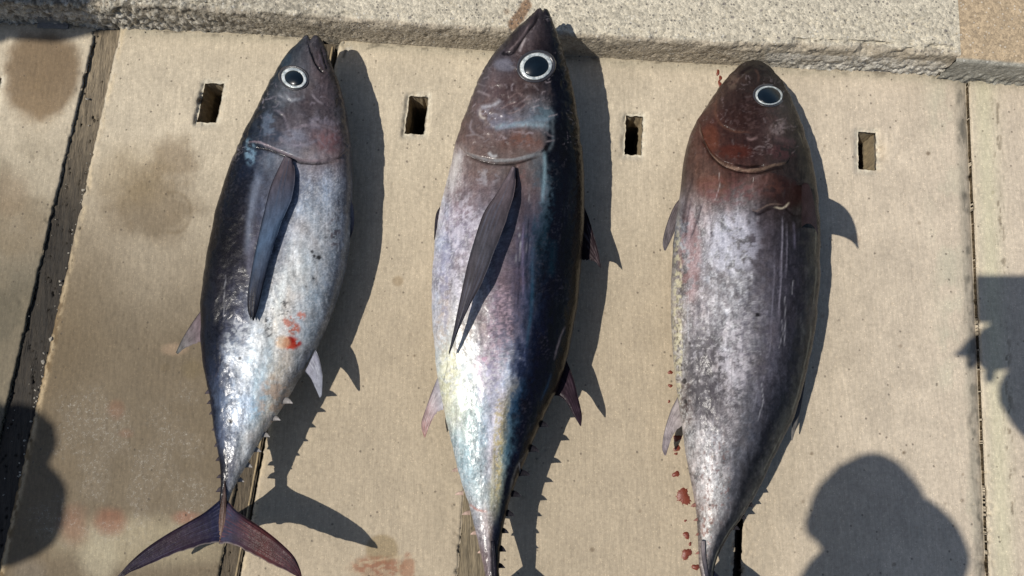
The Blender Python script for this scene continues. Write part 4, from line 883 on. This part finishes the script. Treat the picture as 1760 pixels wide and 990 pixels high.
# ---- third fish -----------------------------------------------------
f3 = Fish('tuna', 'right hand tuna with blunt red brown head, scuffed grey flank and blood spots beside it', [(1202, 205), (1206, 235), (1220, 262), (1240, 280), (1268, 290), (1300, 292), (1325, 286), (1350, 281)],
    [(1288, 104), (1271, 113), (1249, 135), (1231, 158), (1213, 185), (1194, 215), (1182, 247), (1175, 284), (1170, 330), (1163, 380), (1158, 430), (1155, 489), (1155, 549), (1158, 609), (1164, 662), (1172, 722), (1180, 781), (1189, 829), (1197, 877), (1200, 924), (1202, 972), (1208, 1005), (1211, 1045)],
    [(1299, 104), (1311, 111), (1329, 129), (1347, 156), (1362, 189), (1374, 222), (1385, 258), (1394, 298), (1401, 342), (1404, 389), (1405, 440), (1403, 507), (1395, 573), (1383, 638), (1365, 704), (1344, 752), (1320, 799), (1297, 847), (1273, 889), (1249, 924), (1234, 954), (1226, 990), (1224, 1045)],
    1042, [(0, .8), (.1, .66), (.3, .56), (.6, .54), (.85, .70), (.95, 1.0), (1, .6)], .068,
    [(103, [(70, 58, 52), (60, 48, 44), (58, 48, 46)]),
     (140, [(80, 56, 52), (78, 54, 50), (66, 50, 48), (62, 56, 54)]),
     (180, [(112, 80, 70), (84, 50, 46), (72, 44, 42), (74, 48, 46), (82, 70, 72), (76, 72, 68)]),
     (220, [(106, 66, 58), (96, 46, 38), (84, 44, 40), (76, 46, 44), (84, 60, 66), (80, 70, 72), (70, 66, 60)]),  # last column: olive edge strip, ground reflection put into the colour
     (260, [(108, 76, 70), (100, 58, 48), (96, 50, 42), (84, 38, 36), (80, 45, 48), (74, 54, 58), (56, 48, 50), (70, 66, 60)]),
     (300, [(98, 74, 74), (116, 80, 70), (106, 66, 56), (94, 50, 48), (88, 58, 58), (70, 54, 58), (52, 46, 50), (74, 72, 64)]),
     (340, [(110, 92, 98), (140, 116, 114), (126, 88, 82), (134, 118, 122), (80, 58, 58), (72, 52, 50), (56, 50, 48), (72, 70, 62)]),
     (400, [(142, 144, 160), (152, 138, 144), (164, 160, 172), (172, 170, 186), (84, 74, 90), (66, 58, 72), (44, 42, 54), (72, 70, 62)]),
     (470, [(150, 136, 128), (160, 142, 148), (174, 170, 180), (184, 182, 190), (112, 104, 118), (70, 64, 82), (46, 42, 56), (76, 74, 66)]),
     (540, [(196, 184, 160), (166, 152, 158), (182, 178, 186), (190, 186, 192), (128, 122, 134), (78, 72, 90), (46, 44, 60), (76, 74, 68)]),
     (620, [(196, 182, 164), (140, 130, 136), (124, 116, 124), (182, 174, 182), (134, 128, 138), (80, 76, 94), (42, 44, 60), (66, 66, 60)]),
     (700, [(180, 168, 158), (128, 118, 124), (112, 104, 112), (160, 150, 156), (112, 108, 120), (68, 68, 86), (34, 38, 54), (72, 72, 66)]),
     (770, [(172, 162, 160), (192, 184, 186), (176, 170, 176), (120, 116, 124), (72, 74, 90), (30, 34, 48), (84, 84, 78)]),
     (840, [(150, 130, 126), (196, 186, 184), (176, 168, 166), (86, 86, 98), (36, 40, 52), (84, 84, 80)]),
     (920, [(150, 128, 118), (196, 188, 178), (150, 142, 142), (54, 56, 66), (60, 58, 60)]),
     (985, [(120, 98, 94), (150, 140, 142), (36, 44, 60), (28, 32, 44)]),
     (1045, [(60, 50, 56), (40, 44, 60), (20, 22, 30)])],
    strokes=[([(1202, 205), (1206, 235), (1220, 262), (1240, 280), (1268, 290), (1300, 292), (1325, 286), (1350, 281)], 1.15, (180, 160, 150), .75), ([(1290, 352), (1302, 369), (1322, 359), (1346, 357), (1366, 371), (1394, 367)], 2.0, (26, 18, 20), .85), ([(1262, 284), (1285, 288), (1312, 285)], 1.8, (14, 8, 8), .95),
             ([(1232, 170), (1230, 195), (1240, 215), (1262, 226), (1290, 228)], 2.0, (120, 88, 76), .6), ([(1206, 210), (1212, 245), (1232, 272)], 3, (90, 40, 32), .4),
             ([(1270, 128), (1284, 118), (1300, 112)], 4, (34, 24, 24), .7), ([(1256, 148), (1272, 132)], 2, (110, 92, 86), .6), ([(1296, 118), (1304, 130), (1302, 142)], 2.0, (96, 76, 70), .5),
             ([(1290, 358), (1302, 362), (1322, 352), (1345, 352)], 1.3, (140, 120, 110), .5), ([(1330, 356), (1345, 358), (1356, 348)], 1.5, (196, 184, 166), .7), ([(1316, 300), (1312, 320), (1296, 345)], 2, (120, 92, 92), .5), ([(1318, 305), (1340, 312), (1370, 330), (1386, 350)], 6, (52, 34, 34), .6),
             ([(1282, 236), (1290, 240), (1302, 236)], 2.2, (150, 130, 136), .7), ([(1322, 226), (1336, 222), (1350, 208)], 4, (130, 122, 130), .6), ([(1330, 236), (1350, 242), (1368, 246)], 6, (110, 90, 98), .4),
             ([(1345, 370), (1343, 450), (1338, 560)], 1.4, (150, 146, 160), .6), ([(1352, 380), (1352, 440), (1350, 480)], 1.2, (140, 136, 150), .5), ([(1332, 420), (1328, 520), (1322, 620)], 1.3, (138, 134, 148), .4), ([(1364, 380), (1366, 430)], 2, (110, 106, 124), .5),
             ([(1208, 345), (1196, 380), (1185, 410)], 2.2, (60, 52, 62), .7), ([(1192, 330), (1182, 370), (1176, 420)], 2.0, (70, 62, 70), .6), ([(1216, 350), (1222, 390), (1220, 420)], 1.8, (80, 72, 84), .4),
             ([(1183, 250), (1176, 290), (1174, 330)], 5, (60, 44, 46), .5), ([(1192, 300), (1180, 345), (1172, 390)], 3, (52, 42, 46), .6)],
    blobs=[(1285, 200, 46, 36, (52, 32, 30), .35, 8, .42), (1258, 140, 12, 16, (112, 98, 92), .6, 5, .46), (1336, 222, 16, 12, (146, 138, 146), .55, 4, .5), (1222, 240, 16, 30, (112, 66, 50), .6, 9, .4), (1262, 262, 36, 14, (92, 46, 36), .6, 9, .38), (1342, 262, 28, 16, (88, 62, 68), .6, 6, .45), (1352, 334, 40, 27, (50, 34, 34), .85, 12, .3), (1300, 320, 16, 24, (120, 104, 108), .5, 6, .48), (1215, 640, 44, 88, (84, 80, 84), .85, 6, .44), (1290, 470, 50, 90, (84, 78, 82), .5, 8, .54), (1225, 500, 40, 60, (120, 112, 114), .5, 6, .5), (1262, 730, 40, 60, (90, 86, 90), .5, 5, .54), (1240, 560, 60, 80, (110, 104, 112), .55, 5, .58), (1260, 620, 30, 90, (206, 200, 206), .5, 7, .54), (1300, 580, 40, 120, (84, 80, 92), .5, 5, .56), (1185, 440, 22, 90, (168, 120, 116), .4, 12, .45),  # pale snout and cheek patches are painted highlights
           (1165, 560, 9, 190, (216, 208, 172), .7, 5, .5), (1168, 610, 8, 150, (60, 44, 40), .6, 4, .62), (1262, 420, 50, 60, (206, 206, 222), .4, 9, .46), (1224, 320, 34, 22, (116, 74, 62), .5, 10, .4), (1255, 330, 60, 26, (120, 82, 84), .5, 7, .52), (1320, 320, 30, 22, (96, 64, 58), .5, 8, .46),
           (1180, 700, 12, 60, (70, 50, 50), .6, 5, .58), (1230, 820, 30, 90, (120, 80, 72), .6, 4, .66), (1215, 900, 12, 60, (140, 90, 76), .6, 5, .58), (1230, 690, 50, 50, (80, 74, 82), .5, 4, .60), (1335, 330, 40, 40, (60, 46, 50), .3, 6, .5), (1300, 200, 60, 40, (96, 80, 84), .45, 4, .62)],
    plates=[([(1202, 205), (1206, 235), (1220, 262), (1240, 280), (1268, 290), (1300, 292), (1325, 286), (1350, 281), (1372, 250), (1340, 150), (1260, 150), (1220, 180)], .0060, 3), ([(1290, 305), (1320, 298), (1360, 305), (1388, 330), (1394, 364), (1366, 368), (1346, 354), (1322, 356), (1302, 366), (1290, 350)], .016, 2.5)],
    grooves=[([(1204, 208), (1210, 240), (1224, 265), (1244, 283), (1270, 292), (1300, 294), (1326, 288)], 2.4, .003), ([(1262, 286), (1285, 289), (1312, 286)], 2.2, .005), ([(1232, 170), (1230, 195), (1240, 215), (1262, 226), (1290, 228)], 2.2, .0018), ([(1292, 360), (1306, 365), (1330, 356)], 2.5, .003), ([(1258, 148), (1276, 126), (1292, 116)], 2.5, .0018), ([(1208, 345), (1196, 380), (1185, 410)], 2.5, .002)],
    darkspots=[(1303, 541, 4.5, .95), (1222, 400, 2.5, .7), (1176, 655, 5, .8), (1178, 690, 4, .7), (1185, 590, 3, .6), (1220, 868, 3, .6), (1224, 405, 3, .5)],
    seed=80, desat=.46, warm=(.96, .86, .74), ctr=.14, flake=1.15, skin=SKIN_DRY, gloss=(1225, 1365, 130, 275, 12), zrise=.012, rim=(1, 1.2, (140, 138, 124)))
f3.eye(1322, 164, 25.0, 17.5, .05, .86, lift=.003)
f3.flatfin('pelvic_fin', [(1180, 330), (1160, 352), (1146, 385), (1139, 415), (1141, 430)], [(1184, 350), (1172, 368), (1162, 392), (1152, 415), (1144, 431)], .05, .04, (116, 104, 104), (120, 114, 118), .0025, rays=5, rayc=(36, 32, 40), label='folded grey fin at the belly edge below the gills')
f3.flatfin('anal_fin', [(1168, 676), (1153, 705), (1142, 740), (1138, 768), (1142, 782)], [(1176, 730), (1164, 738), (1155, 752), (1149, 770), (1145, 782)], .058, .042, (176, 166, 164), (150, 140, 146), .0022, ragged=5, rays=5, rayc=(96, 84, 90))
f3.flatfin('second_dorsal_fin', [(1386, 640), (1380, 680), (1372, 722), (1362, 757)], [(1370, 680), (1364, 710), (1361, 735), (1360, 757)], .058, .05, (40, 40, 50), (120, 116, 112), .0018, rays=4)
f3.finlets([(1291, 866), (1278, 888), (1265, 906)], 1, 12, .076, (40, 38, 42)); f3.finlets([(1191, 868), (1196, 893), (1198, 918), (1199, 950)], -1, 8, .076, (140, 100, 90))
# side fin standing up towards the sun, dark against the back; it throws the hooked shadow
sh_l = smooth([(1380, 325), (1430, 343), (1455, 360), (1470, 388), (1476, 427)], 34); sh_t = smooth([(1385, 400), (1424, 402), (1448, 407), (1464, 415), (1475, 428)], 34)
tz = np.linspace(0, 1, 34)[:, None]+np.zeros((1, 18)); uz = np.linspace(0, 1, 18)[None, :]; zz = 0*tz+0*uz
sxx = sh_l[:, 0:1]*(1-uz)+sh_t[:, 0:1]*uz; vxx = 492+28*tz; zz = np.clip((sxx-880-vxx)/(.64-vxx/1270)*1e-3, .03, .33)
gp = P(sh_l[:, 0:1]*(1-uz)+sh_t[:, 0:1]*uz, sh_l[:, 1:2]*(1-uz)+sh_t[:, 1:2]*uz, 0*zz)
gp = gp+np.stack([zz*SUNDIR.x/SUNDIR.z, zz*SUNDIR.y/SUNDIR.z, zz], -1); fqx, fqy = Q(gp)
f3.fin('pectoral_fin', list(zip(fqx[:, 0], fqy[:, 0])), list(zip(fqx[:, -1], fqy[:, -1])), zz, (82, 66, 68), (52, 48, 56), .0012, outline=False, label='side fin standing up off the back', rays=5, rayc=(74, 60, 62))
f3.flatfin('tail_keel', [(1204, 930), (1206, 960), (1214, 1000)], [(1212, 930), (1214, 960), (1220, 1000)], .094, .09, (150, 140, 140), (40, 44, 60), .004, rays=2)
f3.flatfin('tail_lobe', [(1211, 990), (1175, 1030), (1130, 1080), (1095, 1130)], [(1222, 1060), (1175, 1080), (1135, 1110), (1098, 1134)], .08, .085, (40, 40, 58), (40, 30, 36), .0045, rays=9)
f3.flatfin('tail_lobe', [(1222, 975), (1246, 1000), (1290, 1040), (1320, 1100)], [(1216, 1060), (1250, 1060), (1290, 1085), (1316, 1104)], .08, .085, (40, 44, 62), (40, 30, 36), .0045, rays=9)

# ------------------------------------------------------------------ people standing outside the frame, whose shadows fall in it
CLOTH = plain('dark_jacket', (.05, .06, .08), .85, 220, .6); JEANS = plain('denim', (.05, .07, .12), .9, 400, .5); FLESH = plain('skin', (.45, .28, .20), .5, 120, .2)
HAIR = plain('hair', (.03, .022, .016), .6, 300, .8); BOOT = plain('rubber_boot', (.04, .05, .04), .4, 50, .2); PHONE = plain('phone_case', (.02, .02, .022), .35, 200, .1)
def skinned(name, verts, edges, radii, m, parent, root_i=0, lv=2):
    me = bpy.data.meshes.new(name); me.from_pydata([tuple(v) for v in verts], edges, []); o = bpy.data.objects.new(name, me); col.objects.link(o)
    md = o.modifiers.new('skin', 'SKIN'); md.use_smooth_shade = True
    sv = me.skin_vertices[0].data if me.skin_vertices else None
    if sv is None:
        bpy.context.view_layer.objects.active = o; bpy.context.view_layer.update(); sv = me.skin_vertices[0].data
    for k, r in enumerate(radii): sv[k].radius = (r, r) if isinstance(r, (int, float)) else r
    sv[root_i].use_root = True
    sb = o.modifiers.new('sub', 'SUBSURF'); sb.levels = lv; sb.render_levels = lv
    me.materials.append(m); o.parent = parent; o.location = -Vector(parent.location); return o
def head(c, r, m, parent, hair=None, tilt=(0, 0, 0)):
    bm = bmesh.new(); bmesh.ops.create_uvsphere(bm, u_segments=32, v_segments=24, radius=1)
    for v in bm.verts:
        x, y, z = v.co; f = 1-.22*max(0, -z)**1.4; x *= f*.78; y *= f*.95
        nose = math.exp(-((x/.13)**2+((z+.12)/.22)**2))*(y > 0)*.20; y += nose
        for sx in (-1, 1): y -= math.exp(-(((x-sx*.3)/.14)**2+((z-.08)/.10)**2))*(y > 0)*.09; x += sx*.14*math.exp(-((y/.16)**2+((z+.02)/.24)**2))*(sx*x > .6)
        y -= math.exp(-((x/.28)**2+((z+.42)/.05)**2))*(y > 0)*.05
        v.co = Vector((x, y, z*1.12))*r
    mt = Matrix.Translation(c) @ Matrix.Rotation(tilt[2], 4, 'Z') @ Matrix.Rotation(tilt[0], 4, 'X'); bm.transform(mt)
    me = bpy.data.meshes.new('head'); bm.to_mesh(me); bm.free(); me.polygons.foreach_set('use_smooth', [True]*len(me.polygons)); me.materials.append(m)
    o = bpy.data.objects.new('head', me); col.objects.link(o); o.parent = parent; o.location = -Vector(parent.location)
    bm = bmesh.new(); bmesh.ops.create_uvsphere(bm, u_segments=28, v_segments=20, radius=1)
    bmesh.ops.delete(bm, geom=[v for v in bm.verts if v.co.z < -.25 or (v.co.y > .45 and v.co.z < .42)], context='VERTS')
    for v in bm.verts: v.co = Vector((v.co.x*.88, v.co.y*1.05-.03, v.co.z*1.2))*r*(1.03+.05*random.random())
    bm.transform(mt); me = bpy.data.meshes.new('hair'); bm.to_mesh(me); bm.free(); me.materials.append(HAIR)
    o = bpy.data.objects.new('hair', me); col.objects.link(o); o.parent = parent; o.location = -Vector(parent.location)
def person(label, hc, fx, fy, top=1.45, hands=None, hr=.105, face=0.0, sh=.19, shp=None, elb=None, shr=.075, extra=()):
    """hc: head centre; (fx, fy): where the feet stand; hands: two wrist points"""
    root = empty('person', (fx, fy, -.0)); tag(root, label, 'person')
    hc = Vector(hc); pelvis = Vector((fx, fy, hc.z*.56)); neck = hc+(pelvis-hc).normalized()*.16; chest = neck.lerp(pelvis, .28); waist = neck.lerp(pelvis, .68)
    ax = Vector((math.cos(face), math.sin(face), 0))
    V = [pelvis, waist, chest, neck, neck.lerp(hc, .5)]; E = [(0, 1), (1, 2), (2, 3), (3, 4)]; Rr = [.15, .145, .155, .07, .06]
    for s, hd in ((-1, hands[0]), (1, hands[1])):
        shd = chest.lerp(neck, .62)+ax*s*sh; hd = Vector(hd); kk = (s+1)//2
        if shp and shp[kk] is not None: shd = Vector(shp[kk])
        el = (shd+hd)/2+Vector((s*.06, -.05, -.12))
        if elb and elb[kk] is not None: el = Vector(elb[kk])
        i = len(V)
        V += [shd, el, hd]; E += [(2, i), (i, i+1), (i+1, i+2)]; Rr += [shr, .052, .034 if not extra else .088]
    pi = 2
    for (ev, er) in extra: V.append(Vector(ev)); E.append((pi, len(V)-1)); Rr.append(er); pi = len(V)-1
    body = skinned('jacket', V, E, Rr, CLOTH, root)
    V = [pelvis+Vector((0, 0, .02))]; E = []; Rr = [.15]
    for s in (-1, 1):
        hip = pelvis+ax*s*.10-Vector((0, 0, .06)); kn = Vector((fx, fy, hc.z*.29))+ax*s*.12+Vector((0, .04, 0)); an = Vector((fx, fy, .10))+ax*s*.13; i = len(V)
        V += [hip, kn, an]; E += [(0, i), (i, i+1), (i+1, i+2)]; Rr += [.095, .062, .05]
        f = [an+Vector((0, 0, .02)), Vector((an.x, an.y-.01, .045)), Vector((an.x, an.y+.10, .042)), Vector((an.x, an.y+.18, .036))]
        skinned('boot', f, [(0, 1), (1, 2), (2, 3)], [.055, .048, .046, .036], BOOT, root)
    skinned('trousers', V, E, Rr, JEANS, root)
    head(hc, hr, FLESH, root, tilt=(-.6, 0, face))
    return root
def hand(parent, wrist, pal, tips, m=FLESH, k_=1.0):
    """palm, four fingers and a thumb as one skinned tree; tips: five fingertips, thumb last"""
    wrist = Vector(wrist); pal = Vector(pal); V = [wrist, wrist.lerp(pal, .5), pal]; E = [(0, 1), (1, 2)]; Rr = [.026*k_, .032*k_, .030*k_]
    d = (pal-wrist).normalized()
    for k, t in enumerate(tips):
        t = Vector(t); b = (wrist.lerp(pal, .4) if k == 4 else pal); st = b.lerp(t, .35)+d*.008; md = b.lerp(t, .68)+d*.008; i = len(V)
        V += [st, md, t]; E += [(1 if k == 4 else 2, i), (i, i+1), (i+1, i+2)]; Rr += [.0105, .0095, .008]
    return skinned('hand', V, E, Rr, m, parent, 1, 2)
# the photographer, phone held out over the fish
zc_ = 1.30
ph_c = caster(1754, 514, 1.29)
wr = caster(1748, 625, 1.25)
hcp = caster(1482, 886, 1.47)
lw = caster(1500, 1180, 1.10)
pr = person('person leaning over the fish with a phone held out flat, feet below the frame', hcp, hcp.x+.36, hcp.y-.45, hands=(wr, lw), face=math.pi, sh=.17, hr=.088, extra=[(caster(1566, 880, 1.40), .074), (caster(1592, 935, 1.36), .070), (caster(1596, 1010, 1.30), .07)], shp=(caster(1600, 1200, 1.28), caster(1442, 1016, 1.35)), elb=(caster(2010, 905, 1.10), caster(1470, 1190, 1.15)), shr=.078)
phone = bpy.data.meshes.new('phone'); bm = bmesh.new(); bmesh.ops.create_cube(bm, size=1, matrix=Matrix.Diagonal((.162, .084, .009, 1)))
bmesh.ops.bevel(bm, geom=bm.edges[:], offset=.003, segments=3, affect='EDGES'); bm.to_mesh(phone); bm.free(); phone.materials.append(PHONE)
po = bpy.data.objects.new('phone', phone); col.objects.link(po); po.location = (ph_c.x, ph_c.y, 1.292); po.rotation_euler = (TILT, 0, 0)
tag(po, 'dark mobile phone held out flat above the middle of the slabs', 'phone')
hand(pr, wr, caster(1720, 574, 1.272), [caster(1656, 603, 1.285), caster(1666, 634, 1.28), caster(1690, 575, 1.285), caster(1700, 660, 1.27), caster(1760, 540, 1.27)], k_=1.9)
hand(pr, lw, Vector(lw)+Vector((.0, .07, .03)), [Vector(lw)+Vector((x, .14-abs(x), .03)) for x in (-.03, -.01, .012, .032)]+[Vector(lw)+Vector((.05, .08, .0))])
# two bystanders left of the frame
h1 = caster(10, 772, 1.45); person('person in dark jacket standing left of the slabs near the damp patch', h1+Vector((-.02, -.0, 0)), h1.x-.05, h1.y-.10, hands=(h1+Vector((.05, -.25, -.55)), h1+Vector((-.15, .3, -.55))), face=math.pi/2, sh=.17, hr=.078, shp=(caster(20, 880, 1.28), None), shr=.105, extra=[(caster(4, 800, 1.36), .066), (caster(5, 870, 1.3), .1), (caster(-5, 960, 1.25), .1)])
h2 = caster(104, -40, 1.45); person('person in dark jacket standing beyond the upper left corner by the kerb', h2, h2.x-.05, h2.y+.10, hands=(h2+Vector((.1, .25, -.55)), h2+Vector((-.1, -.2, -.6))), face=math.pi/2, sh=.19, hr=.145, shp=(caster(-32, 36, 1.3), None), shr=.095, extra=[(caster(20, -10, 1.38), .1), (caster(-22, 44, 1.3), .095)])
